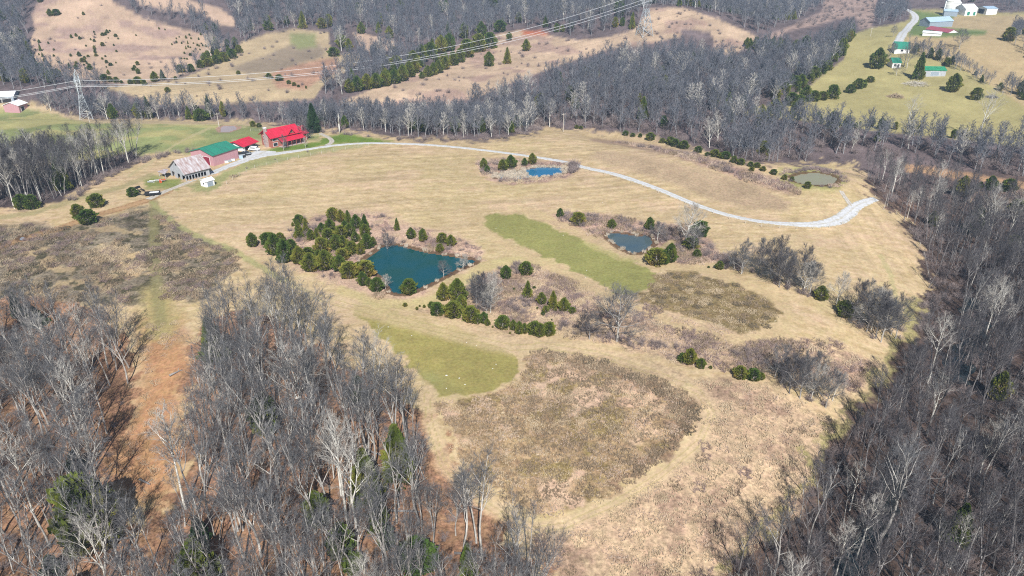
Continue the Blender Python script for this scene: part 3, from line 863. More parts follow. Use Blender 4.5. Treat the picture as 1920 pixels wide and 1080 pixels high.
# ------------------------------------------------------------------ roads
def mat_road(name, c, c2, edge):
    m = mat(name, c, 0.95, 0.1, scale=1.4, detail=6, c2=c2)
    t = m.node_tree; b = t.nodes['Principled BSDF']; src = b.inputs['Base Color'].links[0].from_socket
    a = t.nodes.new('ShaderNodeAttribute'); a.attribute_name = 'across'
    tc = t.nodes.new('ShaderNodeTexCoord'); n = t.nodes.new('ShaderNodeTexNoise'); n.inputs['Scale'].default_value = 0.8; n.inputs['Detail'].default_value = 6
    t.links.new(tc.outputs['Object'], n.inputs['Vector'])
    def mth(op, x, y=None):
        q = t.nodes.new('ShaderNodeMath'); q.operation = op
        for i, v in enumerate((x, y)):
            if v is None: continue
            if isinstance(v, (int, float)): q.inputs[i].default_value = v
            else: t.links.new(v, q.inputs[i])
        return q.outputs[0]
    ab = mth('ABSOLUTE', a.outputs['Fac'])
    wob = mth('MULTIPLY', mth('SUBTRACT', n.outputs[0], 0.5), 1.5)
    e = t.nodes.new('ShaderNodeMapRange'); e.inputs[1].default_value = 0.62; e.inputs[2].default_value = 0.95
    t.links.new(mth('ADD', ab, wob), e.inputs[0])
    g = t.nodes.new('ShaderNodeMapRange'); g.inputs[1].default_value = 0.20; g.inputs[2].default_value = -0.05; g.inputs[4].default_value = 0.6
    t.links.new(mth('ADD', ab, mth('MULTIPLY', wob, 0.5)), g.inputs[0])
    mx = t.nodes.new('ShaderNodeMix'); mx.data_type = 'RGBA'; t.links.new(mth('MAXIMUM', e.outputs[0], g.outputs[0]), mx.inputs[0])
    t.links.new(src, mx.inputs[6]); mx.inputs[7].default_value = (*edge, 1)
    t.links.new(mx.outputs[2], b.inputs['Base Color'])
    return m
M['gravel'] = mat_road('pale_gravel', (0.56,0.57,0.58), (0.42,0.42,0.43), (0.36,0.32,0.22))
def smooth_line(P, n=8):
    P = [Vector((p[0], p[1])) for p in P]
    out = []
    for i in range(len(P) - 1):
        p0, p1, p2, p3 = P[max(i - 1, 0)], P[i], P[i + 1], P[min(i + 2, len(P) - 1)]
        for k in range(n):
            t = k / n
            out.append(0.5 * ((2 * p1) + (p2 - p0) * t + (2 * p0 - 5 * p1 + 4 * p2 - p3) * t * t + (3 * p1 - p0 - 3 * p2 + p3) * t ** 3))
    return out + [P[-1]]

def road(name, pix, widths, mat_, label, lift=0.07):
    W3 = at([a for a, b in pix], [b for a, b in pix])
    L = smooth_line(W3); n = len(L)
    wi = np.interp(np.linspace(0, 1, n), np.linspace(0, 1, len(widths)), widths)
    K = 9
    V = []; rng = random.Random(5)
    for i, p in enumerate(L):
        d = (L[min(i + 1, n - 1)] - L[max(i - 1, 0)]).normalized(); s = Vector((-d.y, d.x))
        ww = wi[i] * (1 + rng.uniform(-.06, .06))
        for k in range(K):
            f = (k / (K - 1) - 0.5)
            q = p + s * ww * f
            V.append((q.x, q.y, (-0.10 if k in (0, K - 1) else lift + 0.03 * (1 - abs(f) * 2))))
    V = np.array(V); V[:, 2] += z_all(V[:, 0], V[:, 1])
    q = [(i * K + k, i * K + k + 1, (i + 1) * K + k + 1, (i + 1) * K + k) for i in range(n - 1) for k in range(K - 1)]
    q = np.array(q)
    me = mesh_np(name, V, q.ravel(), np.arange(len(q)) * 4, np.full(len(q), 4), [mat_], True)
    aa = me.attributes.new('across', 'FLOAT', 'POINT'); aa.data.foreach_set('value', np.tile(np.linspace(-1, 1, K), n).astype(np.float32))
    o = bpy.data.objects.new(name, me); link(o)
    if me.polygons[len(q) // 2 + 3].normal.z < 0: me.flip_normals()
    return tag(o, label, 'road', kind='structure')
road('gravel_drive', [(395,326),(425,313),(455,302),(480,294),(520,288),(560,282.5),(600,276.5),(640,271.5),(700,268.5),(790,271),(870,277.5),(960,288.5),(1020,297),(1060,304),(1100,315),(1150,326),(1200,342),(1250,361),(1300,382),(1350,399),(1400,411),(1450,418),(1500,421),(1540,420),(1570,413),(1590,400),(1605,387),(1625,378),(1642,373)],
     [5,5,7,7,5,4,3.6,3.4,3.2,3.2,3.2,3.2,3.2,3.2,3.2,3.2,3.2,3.2,3.2,3.2,3.2,3.4,4,5,6,6,5,4,3], M['gravel'], 'pale gravel drive curving across the meadow past the farmhouse')
road('farmyard_gravel', [(462,300),(478,292),(492,287),(500,283)], [7,13,14,10], M['gravel'], 'wide pale gravel parking area beside the red-roofed farmhouse', 0.05)
M['dirt'] = mat_road('worn_gravel', (0.50,0.47,0.43), (0.36,0.31,0.26), (0.28,0.25,0.15))
road('gravel_track', [(277,374),(300,363),(330,351),(365,337),(396,326)], [3,3.2,3,3.2,4], M['dirt'], 'narrow worn gravel track leading from the trailer up to the old barn', 0.06)
road('house_lane', [(612,273),(622,266),(618,259),(608,254),(600,250)], [3,2.6,2.6,2.6,2.4], M['dirt'], 'short twin-rut lane looping behind the farmhouse', 0.06)
road('dirt_lane', [(1600,392),(1592,380),(1583,368),(1577,358)], [3,2.2,2,2], M['dirt'], 'short rocky lane running from the drive end to the oval pond', 0.06)
road('distant_gravel_road', [(1682,82),(1690,68),(1703,52),(1714,40),(1716,31),(1708,22),(1690,14),(1650,4)], [7,7,7,7,7,6,6,6], M['gravel'], 'pale gravel road winding up to the white dairy farm', 0.15)

# ------------------------------------------------------------------ woods (where the trunks stand, in the photograph's outlines)
# name, outline, spacing in metres, height range, share of evergreens, share of white-barked trees, shape set, label
WOODS = [
 ('lower_left', [(-480,622),(60,626),(150,612),(215,618),(250,680),(238,790),(195,890),(200,985),(255,1010),(300,1120),(300,1300),(-480,1300)], 3.9, (15,21), .04, .08, 'near', 'tall bare grey tree crowded on the leafy slope left of the glade'),
 ('lower_middle', [(360,690),(400,640),(440,610),(500,612),(560,640),(620,690),(655,735),(712,778),(765,810),(790,860),(800,910),(838,965),(890,1010),(960,1045),(1010,1090),(1060,1300),(310,1300),(300,1010),(345,945),(365,870),(352,780)], 3.9, (15,21), .03, .10, 'near', 'tall bare grey tree crowded on the leafy slope between the glade and the mown strip'),
 ('right', [(1760,395),(1800,470),(1800,540),(1790,610),(1760,680),(1720,740),(1670,770),(1640,810),(1600,850),(1600,900),(1570,960),(1530,1010),(1470,1060),(1400,1110),(1360,1300),(2560,1400),(2560,430),(1990,420),(1880,430),(1800,400)], 3.6, (13,20), .01, .05, 'near', 'slender bare tree packed into the dark ravine wood on the right'),
 ('right_edge', [(1642,385),(1700,400),(1760,395),(1800,470),(1800,540),(1775,600),(1740,650),(1705,600),(1740,545),(1738,500),(1715,450),(1690,415),(1655,395)], 4.0, (10,17), .02, .12, 'near', 'bare tree at the meadow edge of the ravine wood on the right'),
 ('right_lower_edge', [(1740,650),(1710,700),(1660,740),(1600,800),(1570,850),(1560,900),(1520,960),(1460,1010),(1390,1060),(1360,1120),(1400,1110),(1470,1060),(1530,1010),(1570,960),(1600,900),(1600,850),(1640,810),(1720,740)], 4.6, (10,16), .0, .15, 'near', 'crooked bare tree where the ravine wood meets the brushy field'),
 ('right_upper', [(1620,330),(1690,330),(1740,340),(1820,350),(1800,400),(1700,392),(1650,378)], 4.6, (10,16), .02, .1, 'near', 'bare tree above the end of the gravel drive'),
 ('far_left', [(-450,312),(0,310),(60,312),(110,316),(170,306),(225,290),(262,286),(260,298),(228,316),(170,342),(108,376),(60,390),(-450,425)], 2.9, (15,19), .01, .08, 'near', 'bare grey tree in the dense wood left of the old barn'),
 ('road_band', [(60,198),(150,200),(260,212),(420,215),(560,226),(640,230),(760,222),(860,214),(960,214),(1040,222),(1000,236),(1002,248),(955,256),(850,262),(757,261),(700,250),(640,244),(600,244),(560,240),(480,228),(400,226),(175,226),(130,218),(90,208)], 4.0, (9.5,13.5), .05, .10, 'far', None),
 ('centre_right', [(860,214),(900,200),(985,182),(1060,150),(1140,128),(1210,116),(1280,98),(1330,118),(1390,124),(1430,100),(1500,100),(1560,78),(1600,64),(1590,88),(1582,108),(1556,126),(1530,148),(1500,168),(1460,190),(1410,200),(1390,212),(1420,222),(1500,236),(1620,258),(1750,272),(1890,290),(2450,296),(2450,350),(1960,340),(1830,322),(1740,308),(1690,302),(1600,300),(1500,304),(1440,306),(1380,300),(1280,268),(1200,252),(1100,242),(1040,240),(960,240)], 5.4, (12,17), .06, .07, 'far', None),
 ('north_middle', [(452,88),(440,60),(442,40),(420,14),(400,-60),(1700,-60),(1560,-20),(1540,18),(1470,48),(1420,66),(1380,46),(1345,30),(1300,16),(1222,10),(1190,46),(1140,66),(1075,72),(1030,62),(1015,52),(975,52),(950,56),(925,60),(890,68),(850,84),(800,92),(770,92),(745,78),(690,60),(655,58),(640,75),(650,92),(690,105),(735,100),(760,105),(790,118),(770,133),(705,158),(640,186),(600,182),(590,170),(615,155),(650,138),(690,108),(640,98),(624,82),(618,58),(553,51),(500,60),(470,72)], 6.8, (12,17), .05, .05, 'far', None),
 ('west_wood', [(-500,30),(50,20),(54,60),(50,84),(64,120),(78,138),(110,150),(190,162),(200,172),(150,190),(70,188),(40,176),(-500,180)], 6.6, (12,17), .09, .05, 'far', None),
 ('top_left_wood', [(-500,-60),(60,-60),(70,0),(56,26),(-500,30)], 10, (12,17), .06, .05, 'far', None),
 ('hill_brow_wood', [(212,4),(250,10),(300,26),(350,34),(386,28),(408,54),(420,80),(424,92),(412,110),(390,96),(372,66),(340,56),(300,46),(267,34)], 7.0, (10,15), .15, .05, 'far', None),
 ('hill_foot_wood', [(290,150),(335,143),(365,128),(395,106),(420,88),(446,80),(448,92),(400,118),(370,132),(340,146),(300,156)], 6.0, (9,14), .20, .10, 'far', None),
 ('power_cedars', [(660,178),(690,150),(750,132),(800,120),(840,108),(838,120),(780,132),(760,146),(705,160),(665,180)], 5.0, (8,12), .75, .0, 'far', None),
 ('hill_cedars', [(1385,92),(1400,80),(1440,78),(1470,84),(1475,98),(1440,104),(1400,100)], 5.0, (8,11), .95, .0, 'far', None),
 ('farm_edge_cedars', [(1545,112),(1588,70),(1594,66),(1590,88),(1580,112),(1560,124)], 5.5, (8,11), .75, .0, 'far', None),
 ('farm_corner_wood', [(1635,48),(1640,20),(1690,14),(1708,24),(1706,34),(1680,42),(1660,46)], 7.0, (12,16), .02, .0, 'far', None),
 ('farm_hedgerow', [(1700,86),(1715,92),(1760,104),(1800,122),(1850,150),(1900,168),(1960,190),(1960,205),(1900,182),(1850,164),(1800,136),(1750,118),(1700,98)], 3.4, (7,11), .22, .03, 'far', None),
 ('east_top_wood', [(1720,-60),(2450,-60),(2450,30),(1880,22),(1860,8),(1780,10),(1730,4)], 10, (10,14), .05, .0, 'far', None),
 ('east_slope_wood', [(1890,55),(1960,50),(2050,100),(2050,160),(1930,125),(1900,85)], 7, (9,13), .15, .0, 'far', None),
 ('dark_cedar_rim', [(1395,214),(1440,206),(1500,214),(1600,232),(1740,246),(1800,258),(1890,268),(1890,276),(1740,256),(1600,244),(1500,228),(1440,222),(1400,222)], 5.0, (5,9), .8, .0, 'far', None),
 ('pond_line_trees', [(1345,492),(1380,500),(1440,512),(1490,532),(1540,548),(1556,562),(1540,566),(1480,548),(1430,528),(1380,518),(1350,505)], 3.0, (8,12), .0, .10, 'near', None),
('dam_grove', [(880,556),(905,552),(925,565),(925,592),(905,592),(884,575)], 2.1, (7,10), .0, .05, 'near', None),
 ('lower_line_trees', [(1436,700),(1480,712),(1540,735),(1570,752),(1560,775),(1510,757),(1470,735),(1440,715)], 3.0, (7,11), .0, .15, 'near', None),
 ('middle_line_trees', [(1590,590),(1640,600),(1690,612),(1700,640),(1660,655),(1620,632),(1590,612)], 3.2, (9,13), .0, .15, 'near', None),
]
trees = []       # x, y, z, height, kind, proto, wood name
for wi, (nm, poly, sp_, hr, ev, wht, kind, lab) in enumerate(WOODS):
    rng = np.random.default_rng(1000 + wi)
    pa = np.asarray(poly, float)
    q = at(pa[:, 0], np.maximum(pa[:, 1], -60))
    x0, x1, y0, y1 = q[:, 0].min() - 15, q[:, 0].max() + 15, max(38, q[:, 1].min() - 15), min(1700, q[:, 1].max() + 15)
    gx, gy = np.meshgrid(np.arange(x0, x1, sp_), np.arange(y0, y1, sp_))
    gx = (gx + rng.uniform(-.48, .48, gx.shape) * sp_).ravel(); gy = (gy + rng.uniform(-.48, .48, gy.shape) * sp_).ravel()
    gz = z_all(gx, gy)
    px, py = project(gx, gy, gz)
    n = fbm(gx / 16, gy / 16, 201 + wi, 3)
    keep = (sdist(poly, px, py, 5) > 0) & (n > (0.375 if nm.startswith('lower_') and 'line' not in nm else 0.30)) & (px > -500) & (px < 2560)
    if nm == 'north_middle': keep &= ~((gy > 900) & (rng.random(len(gx)) < .35))
    for a, b_, z_, n_ in zip(gx[keep], gy[keep], gz[keep], n[keep]):
        r_ = rng.random()
        k = 'cedar' if r_ < ev * (1.9 if n_ > .55 else .5) and ev < .5 or (ev >= .5 and r_ < ev) else ('white' if rng.random() < wht else 'bare')
        h = rng.uniform(*hr) * (0.8 + 0.4 * n_)
        if rng.random() < .18: h *= .72
        trees.append([float(a), float(b_), float(z_), float(h), k, kind, nm])
print('TREES', len(trees))

def rebase(o, parent):
    o.parent = parent
    return o

def bare_tree(x, y, z, h, proto, label, group, cat='bare tree', name='bare_tree', rz=None, wide=False, sxy=1.0, protos=None, ph=None):
    tr, cr = (protos or (WIDE if wide else NEAR))[proto]
    H = ph or (12 if wide else NEAR_H[proto])
    s = h / H
    e = empty(name, (x, y, z - 0.15), random.random() * 6.28 if rz is None else rz, label, cat, group)
    e.scale = (s * sxy, s * sxy, s)
    link(bpy.data.objects.new('trunk', tr), e)
    link(bpy.data.objects.new('crown', cr), e)
    return e

def cedar(x, y, z, h, wd_, label, group, proto=None, name='cedar_tree', cat='cedar', mesh=None, lift=0.0):
    if proto is None:
        ar = h / wd_
        proto = random.choice([0, 3]) if ar < 1.05 else random.choice([1, 2, 5]) if ar < 1.45 else random.choice([4, 6, 2])
    e = empty(name, (x, y, z - 0.05 * h), random.random() * 6.28, label, cat, group)
    e.scale = (wd_, wd_, h * 1.05)
    link(bpy.data.objects.new('trunk', CTRUNK), e)
    link(bpy.data.objects.new('crown', mesh or CEDAR[proto]), e)
    return e

# ---- single cedars: crop origin, scale, then (x, base y, width, height) as read off the photograph
C6, C7, C5, C8 = (480, 270, 4), (960, 270, 4), (0, 270, 4), (1440, 270, 4)
C9, C10, C11, C12 = (480, 540, 4), (960, 540, 4), (1440, 540, 4), (880, 270, 8)
T1, T2, T3, T4 = (0, 0, 4), (480, 0, 4), (960, 0, 4), (1440, 0, 4)
def rd(c, v):
    return c[0] + v[0] / c[2], c[1] + v[1] / c[2], v[2] / c[2], v[3] / c[2]

CEDARS = [
 # (crop, label or None, group, [entries])
 (C6, 'olive cedar in the thicket above the teal pond', 'cedars in the thicket above the teal pond',
  [(320,610,65,70),(368,612,36,50),(322,712,75,125),(372,665,50,75),(412,725,60,75),(455,715,50,75),(492,670,55,70),(555,680,80,105),(540,730,90,85),(575,578,82,88),(635,590,60,85),(690,600,58,90),(750,640,74,98),(815,640,64,98),(815,705,78,92),(665,650,55,65),(700,700,80,90),(745,738,60,70),(640,720,90,95),(600,805,92,112),(650,780,70,85),(830,790,84,105),(880,768,40,62),(715,830,80,88),(780,832,60,80),(680,845,70,62)]),
 (C6, 'olive cedar in the row on the teal pond\'s west bank', 'cedars in the row west of the teal pond',
  [(75,760,75,82),(135,840,110,150),(100,750,70,75),(180,740,65,65),(215,895,112,160),(260,800,80,75),(320,905,102,122),(385,850,80,66),(405,965,112,132),(515,955,122,142),(470,900,80,92),(625,960,100,112),(645,870,92,66),(700,1010,122,112),(820,1005,124,112),(770,960,72,66),(800,1068,72,98),(850,1075,52,62),(905,1108,92,92)]),
 (C9, 'small round cedar in the row below the teal pond dam', 'cedars in the row below the dam',
  [(1315,155,42,46),(1358,210,92,90),(1480,225,122,110),(1610,262,112,110),(1660,270,60,66),(1710,270,62,80),(1735,285,40,50)]),
 (C9, 'tall pointed cedar in the group of three beside the dam', 'three tall cedars beside the dam', [(1405,100,86,122),(1510,115,122,162),(1540,165,72,102)]),
 (C10, 'rounded cedar in the low row beside the brushy hollow', 'cedars in the low row beside the brushy hollow',
  [(-70,310,90,90),(10,320,52,72),(55,350,62,88),(95,345,56,72),(170,355,92,92),(210,368,82,92),(280,360,84,92)]),
]
SINGLES = [
 (C6, (490,830,102,112), 'plump lone cedar at the lower edge of the pond thicket'),
 (C6, (275,620,20,30), 'tiny cedar at the outer left tip of the pond thicket'),
 (C6, (1145,1130,104,104), 'round olive cedar standing alone on the near shore of the teal pond'),
 (C6, (1057,650,46,82), 'slim upright cedar alone in the hay above the teal pond'),
 (C6, (1162,718,64,78), 'left one of the two neat cedars above the far pond shore'),
 (C6, (1252,735,62,88), 'right one of the two neat cedars above the far pond shore'),
 (C6, (1395,748,72,70), 'bright green cedar at the upper left of the trio by the pond corner'),
 (C6, (1380,812,52,56), 'smallest cedar of the trio by the pond corner, nearest the water'),
 (C6, (1462,770,66,78), 'pointed cedar at the right of the trio by the pond corner'),
 (C6, (1875,1015,76,92), 'round cedar upper left in the brushy hollow below the dam'),
 (C10, (118,75,76,112), 'tall egg-shaped cedar in the middle of the brushy hollow'),
 (C7, (105,983,90,88), 'round cedar at the top of the brushy hollow near the mown strip'),
 (C10, (222,130,66,86), 'left cedar of the three standing side by side in the brushy hollow'),
 (C10, (308,168,82,126), 'tallest, middle cedar of the three side by side in the brushy hollow'),
 (C10, (388,182,76,96), 'right cedar of the three side by side in the brushy hollow'),
 (C10, (452,195,46,46), 'stubby little cedar at the right end of the hollow group'),
 (C10, (252,188,42,50), 'little cedar tucked under the tallest hollow cedar'),
 (C10, (232,207,26,32), 'tiny cedar in front of the hollow group'),
 (C10, (1335,580,92,112), 'larger cedar of the pair on the brushy slope right of the big old tree'),
 (C10, (1280,560,60,62), 'bushy side cedar leaning against the larger slope cedar'),
 (C10, (1418,605,62,66), 'smaller cedar of the pair on the brushy slope right of the big old tree'),
 (C10, (1490,608,22,22), 'tiny seedling cedar right of the slope pair'),
 (C10, (1712,685,92,86), 'left cedar of the dark trio beside the lower line of bare trees'),
 (C10, (1815,700,92,82), 'middle cedar of the dark trio beside the lower line of bare trees'),
 (C10, (1868,695,50,56), 'small right cedar of the dark trio beside the lower line of bare trees'),
 (C7, (362,552,50,62), 'small cone-shaped cedar at the left end of the murky pond thicket'),
 (C7, (498,610,90,84), 'broad cedar grown through with brush left of the murky pond'),
 (C7, (748,635,54,60), 'round cedar just above the left corner of the murky pond'),
 (C7, (1033,652,68,88), 'neat pointed cedar above the right end of the murky pond'),
 (C7, (1415,695,112,102), 'wide dark cedar alone in the hay right of the white-limbed tree'),
 (C7, (1085,910,132,112), 'left one of the fused cedar clump below the murky pond'),
 (C7, (1140,905,84,96), 'middle one of the fused cedar clump below the murky pond'),
 (C7, (1190,895,92,132), 'tall right one of the fused cedar clump below the murky pond'),
 (C7, (1345,790,102,84), 'dark cedar under the white-limbed tree by the murky pond'),
 (C7, (1388,850,52,52), 'small dark cedar in the brush right of the murky pond dam'),
 (C7, (1558,942,56,56), 'small round cedar at the left end of the upper line of bare trees'),
 (C7, (1475,930,16,14), 'seedling cedar between the dam and the upper line of bare trees'),
 (C12, (215,380,100,146), 'cedar at the far left end of the narrow blue pond'),
 (C12, (270,430,72,96), 'brownish cedar leaning by the left tip of the narrow blue pond'),
 (C12, (500,410,132,156), 'front cedar of the green pair above the narrow blue pond'),
 (C12, (620,380,152,186), 'back cedar of the green pair above the narrow blue pond'),
 (C12, (830,335,80,110), 'brush-covered cedar between the drive and the narrow blue pond'),
 (C12, (945,312,112,152), 'dark cedar between the gravel drive and the narrow blue pond'),
 (C5, (580,558,82,92), 'left cedar of the touching pair beside the dirt farm track'),
 (C5, (650,605,118,98), 'right, wider cedar of the touching pair beside the dirt farm track'),
 (C5, (718,478,104,92), 'broad cedar alone on the bank above the dirt farm track'),
 (C5, (990,398,66,64), 'small cedar nearest the black trailer'),
 (C5, (1890,775,74,96), 'cedar at the meadow edge just above the near woodland tip'),
 (C5, (160,492,90,100), 'dark cedar at the foot of the far left wood, left one'),
 (C5, (238,492,86,96), 'dark cedar at the foot of the far left wood, right one'),
 (C8, (1590,355,52,62), 'left of three cedars in the reddish scrub by the right edge'),
 (C8, (1670,360,84,104), 'tall middle of three cedars in the reddish scrub by the right edge'),
 (C8, (1815,360,92,84), 'right of three cedars in the reddish scrub by the right edge'),
 (C8, (1872,515,92,84), 'bluish cedar among bare trees at the right edge'),
 (C8, (1850,790,92,92), 'very dark cedar in the ravine wood beside the white sycamore'),
 (C8, (125,270,36,36), 'cedar bush left of the oval olive pond'),
 (C8, (180,278,28,30), 'little cedar bush nearest the oval olive pond'),
 (C8, (45,232,46,36), 'cedar bush on the brushy bank above the oval olive pond'),
 (C8, (298,335,46,46), 'cedar bush on the slope below the oval olive pond'),
 (C11, (400,100,92,104), 'dark cedar at the right end of the upper line of bare trees'),
 (C11, (585,225,114,112), 'wide black-green cedar between the two lines of bare trees at the right'),
 (C9, (755,725,64,60), 'small green cedar under bare trees at the woodland edge'),
 (C9, (780,865,114,96), 'bright green bush alone on the leafy woodland floor'),
 (T1, (1115,890,60,135), 'tall slim cedar at the front of the tree band behind the road'),
 (T1, (1500,908,95,60), 'low wide cedar in front of the tree band behind the road'),
 (T1, (1570,880,60,135), 'tall cedar beside the low wide one behind the road'),
 (T1, (1675,880,38,100), 'narrow cedar right of the tall ones behind the road'),
 (T1, (1895,950,38,38), 'small round cedar beside the muddy stock pond'),
 (T2, (20,955,34,24), 'low round bush beside the muddy stock pond and small cedar'),
 (T1, (1255,695,34,34), 'lone cedar in the tan clearing under the power lines'),
 (T1, (1787,560,26,26), 'lone cedar at the foot of the plowed hillside field'),
 (T1, (1158,615,50,66), 'dark cedar at the foot of the big tan hill'),
 (T2, (1748,500,72,92), 'lone conical cedar in the power line clearing'),
 (T2, (1885,480,62,102), 'lone cedar right of the conical one in the power line clearing'),
 (T3, (107,385,56,74), 'lone cedar higher up the power line clearing'),
 (T2, (1245,590,38,44), 'small cedar bush at the edge of the cedar row in the clearing'),
 (T2, (580,425,74,52), 'low cedar clump at the right end of the hillside field'),
 (T2, (1900,305,42,52), 'small cedar near the reddish bare soil patch'),
 (T2, (885,420,52,72), 'cedar in the little hillside field below the big woods'),
 (T2, (1035,410,40,52), 'small cedar on the wooded slope right of the little field'),
 (T3, (902,220,46,100), 'dark column cedar left of the farther pylon'),
 (T4, (825,520,108,130), 'big dark cedar beside the small white farmhouse'),
 (T4, (1130,600,90,165), 'tall dark evergreen between the farmhouse and the green-roofed shed'),
 (T4, (1395,695,92,118), 'dark cedar alone on the eastern farm hill, larger of two'),
 (T4, (1565,752,74,78), 'dark cedar alone on the eastern farm hill, smaller of two'),
 (T4, (770,620,50,40), 'low cedar at the upper end of the farm hedgerow'),
 (T4, (490,745,84,92), 'fullest cedar of the hedgerow crossing the farm hill'),
 (T4, (1810,310,80,84), 'dark cedar at the far right among farm trees'),
]
GROUPS_T = [
 (T2, 'dark cedar in the row along the power line clearing', 'cedars lining the power line clearing', [(700,700,70,90),(760,690,84,100),(830,675,84,100),(900,665,84,96),(970,650,84,100),(1040,632,80,96),(1100,612,80,104),(1150,582,80,100),(1190,550,74,90),(1290,578,60,72),(1330,566,60,80),(1370,552,62,84),(1420,524,66,84),(1480,494,72,92),(1530,470,74,90),(1050,540,90,100),(1180,500,84,100),(1240,470,90,110),(1310,440,90,100),(1390,400,84,110),(1450,385,84,110)]),
 (T2, 'bushy cedar in the open row along the upper power line clearing', 'cedars in the open row on the clearing rim', [(1580,432,102,112),(1670,392,102,112),(1755,366,92,100)]),
 (T2, 'dark evergreen at the foot of the far grey woods', 'evergreens along the foot of the far woods', [(790,255,52,72),(350,215,62,104),(1560,290,66,96),(1690,275,70,92),(1830,242,82,72),(920,250,44,70),(1000,290,50,76),(640,345,70,70),(90,230,60,60),(490,215,60,64),(1760,75,110,50)]),
 (T4, 'dark cedar in the hedgerow crossing the farm hill', 'cedars in the farm hill hedgerow', [(60,818,66,66),(180,795,92,86),(240,790,66,66),(285,765,78,106),(350,762,76,70),(415,752,70,56),(620,700,60,56),(680,668,66,66),(715,660,50,50)]),
 (T4, 'dark cedar along the west edge of the farm field', 'cedars along the west edge of the farm field', [(60,745,70,80),(130,722,76,90),(200,690,90,100),(250,665,76,90),(300,625,92,90),(345,585,84,70),(400,555,92,80),(450,530,64,60),(520,440,60,90),(548,400,54,90),(570,330,60,90),(600,290,50,60),(500,330,80,80)]),
 (T1, 'small dark cedar on the foot slope of the big tan hill', 'cedars along the foot of the tan hill', [(780,612,54,46),(822,615,36,36),(870,620,38,36),(910,625,18,20),(975,632,36,32),(1030,632,54,48),(1080,640,34,36),(1035,555,30,36),(1315,598,22,22),(1350,545,60,50),(1430,540,50,50),(1500,510,50,50),(1560,500,60,50),(1620,480,60,56),(1680,465,60,60),(1740,440,60,60),(1790,400,46,50),(360,590,80,66),(430,580,50,56),(280,560,90,66),(235,500,66,84),(215,420,50,90),(420,120,50,36),(375,125,36,46),(300,20,36,30)]),
 (T1, 'tiny dark cedar dotted over the big tan hillside', 'small cedars dotted over the tan hillside',
  [(535,288,18,24),(570,276,18,22),(597,298,18,22),(705,246,12,12),(711,262,10,10),(680,303,12,14),(706,315,18,18),(770,270,26,20),(790,266,18,20),(803,252,20,26),(823,238,12,12),(866,278,22,20),(886,296,12,12),(812,290,8,10),(767,348,26,26),(853,345,12,14),(873,392,14,16),(708,375,20,28),(712,398,18,24),(720,424,22,20),(645,350,12,12),(790,428,12,12),(767,448,14,16),(530,425,16,20),(592,425,26,32),(660,430,18,16),(620,468,36,26),(634,442,18,18),(520,515,24,38),(570,522,30,34),(571,484,20,20),(640,520,12,14),(672,525,36,20),(668,500,22,20),(650,480,14,14),(630,492,12,12),(797,476,20,22),(828,495,26,20),(870,476,10,12),(797,508,10,12),(812,560,20,32),(1030,490,24,26),(1008,512,20,20),(1000,530,26,20),(293,325,16,24),(303,385,20,50),(320,430,18,30),(335,470,22,30),(352,495,26,26),(372,505,22,18),(362,330,12,16),(403,380,14,14),(265,380,10,14),(292,415,10,14),(403,425,14,14),(440,475,18,16),(403,425,8,8),(460,480,10,10),(625,115,18,22),(1020,270,10,12),
   (1193,222,12,16),(1238,228,10,12),(1323,325,14,18),(1322,295,10,12),(1344,282,10,10),(1362,330,10,14),(1395,290,14,20),(1420,268,12,14),(1433,295,12,14),(1408,330,12,22),(1395,370,12,22),(1412,358,12,16),(1428,362,10,12),(1450,330,10,12),(1480,345,14,14),(1493,350,12,14),(1505,265,12,16),(1490,300,12,16),(1520,348,12,14),(1543,355,16,18),(1468,372,10,12),(1383,405,12,16),(1360,445,14,10),(1383,445,12,10),(1403,448,12,12),(1428,420,20,18),(1290,340,10,14),(1500,378,10,12),(1510,332,10,10),(1565,305,10,10),(1450,390,10,10)]),
 (T2, 'low dark bush on the tan shoulder under the power lines', 'bushes on the tan shoulder under the power lines', [(95,588,36,34),(120,592,20,18),(172,608,52,26),(245,632,30,26),(285,645,30,22),(318,655,20,16),(375,665,14,20)]),
 (C7, 'young cedar along the brushy far rim of the hay knoll', 'young cedars on the brushy rim of the hay knoll', [(1225,20,62,28),(1290,38,66,34),(1400,66,52,40),(1465,92,32,28),(1525,98,62,52),(1570,108,40,40),(1605,114,62,48),(1665,142,42,46),(1720,158,52,34),(1790,172,34,34),(1800,205,34,28),(1840,180,44,34),(1885,205,40,30)]),
 (T3, 'small cedar bush at the back edge of the hay knoll', 'cedar bushes at the back edge of the hay knoll', [(485,967,26,26),(517,970,26,22),(853,1018,36,32),(905,1028,32,26),(962,1032,26,26),(1040,1055,62,32),(1130,1075,40,24),(1190,1085,60,30)]),
 (C9, 'seedling cedar on the rough grass below the dam', 'seedling cedars below the dam', [(1118,142,30,28),(1228,142,14,14),(1262,150,20,22),(1208,168,22,26),(1775,298,14,14),(1905,345,14,14)]),
 (C10, 'seedling cedar in the brushy hollow', 'seedling cedars in the brushy hollow', [(328,182,24,24),(298,245,12,12),(190,158,14,14),(400,84,14,14),(15,20,18,20),(70,12,12,14),(168,8,22,20),(1775,690,40,50)]),
]
n_c = 0
def put_cedar(c, v, label, group, **k):
    a, b_, wpx, hpx = rd(c, v)
    p = at1(a, b_)
    wm = wpx * mpp(p); el = math.atan2(CAMZ - p[2], math.hypot(p[0], p[1]))
    # what the photo shows as height is the upright height plus the foreshortened depth of the base
    hm = max(0.75 * wm, (hpx * mpp(p) - 0.35 * wm * math.sin(el)) / math.cos(el))
    return cedar(p[0], p[1] + 0.25 * wm, float(z_all(np.array([p[0]]), np.array([p[1] + 0.25 * wm]))[0]), hm * 1.15, wm * 1.17, label, group, **k)
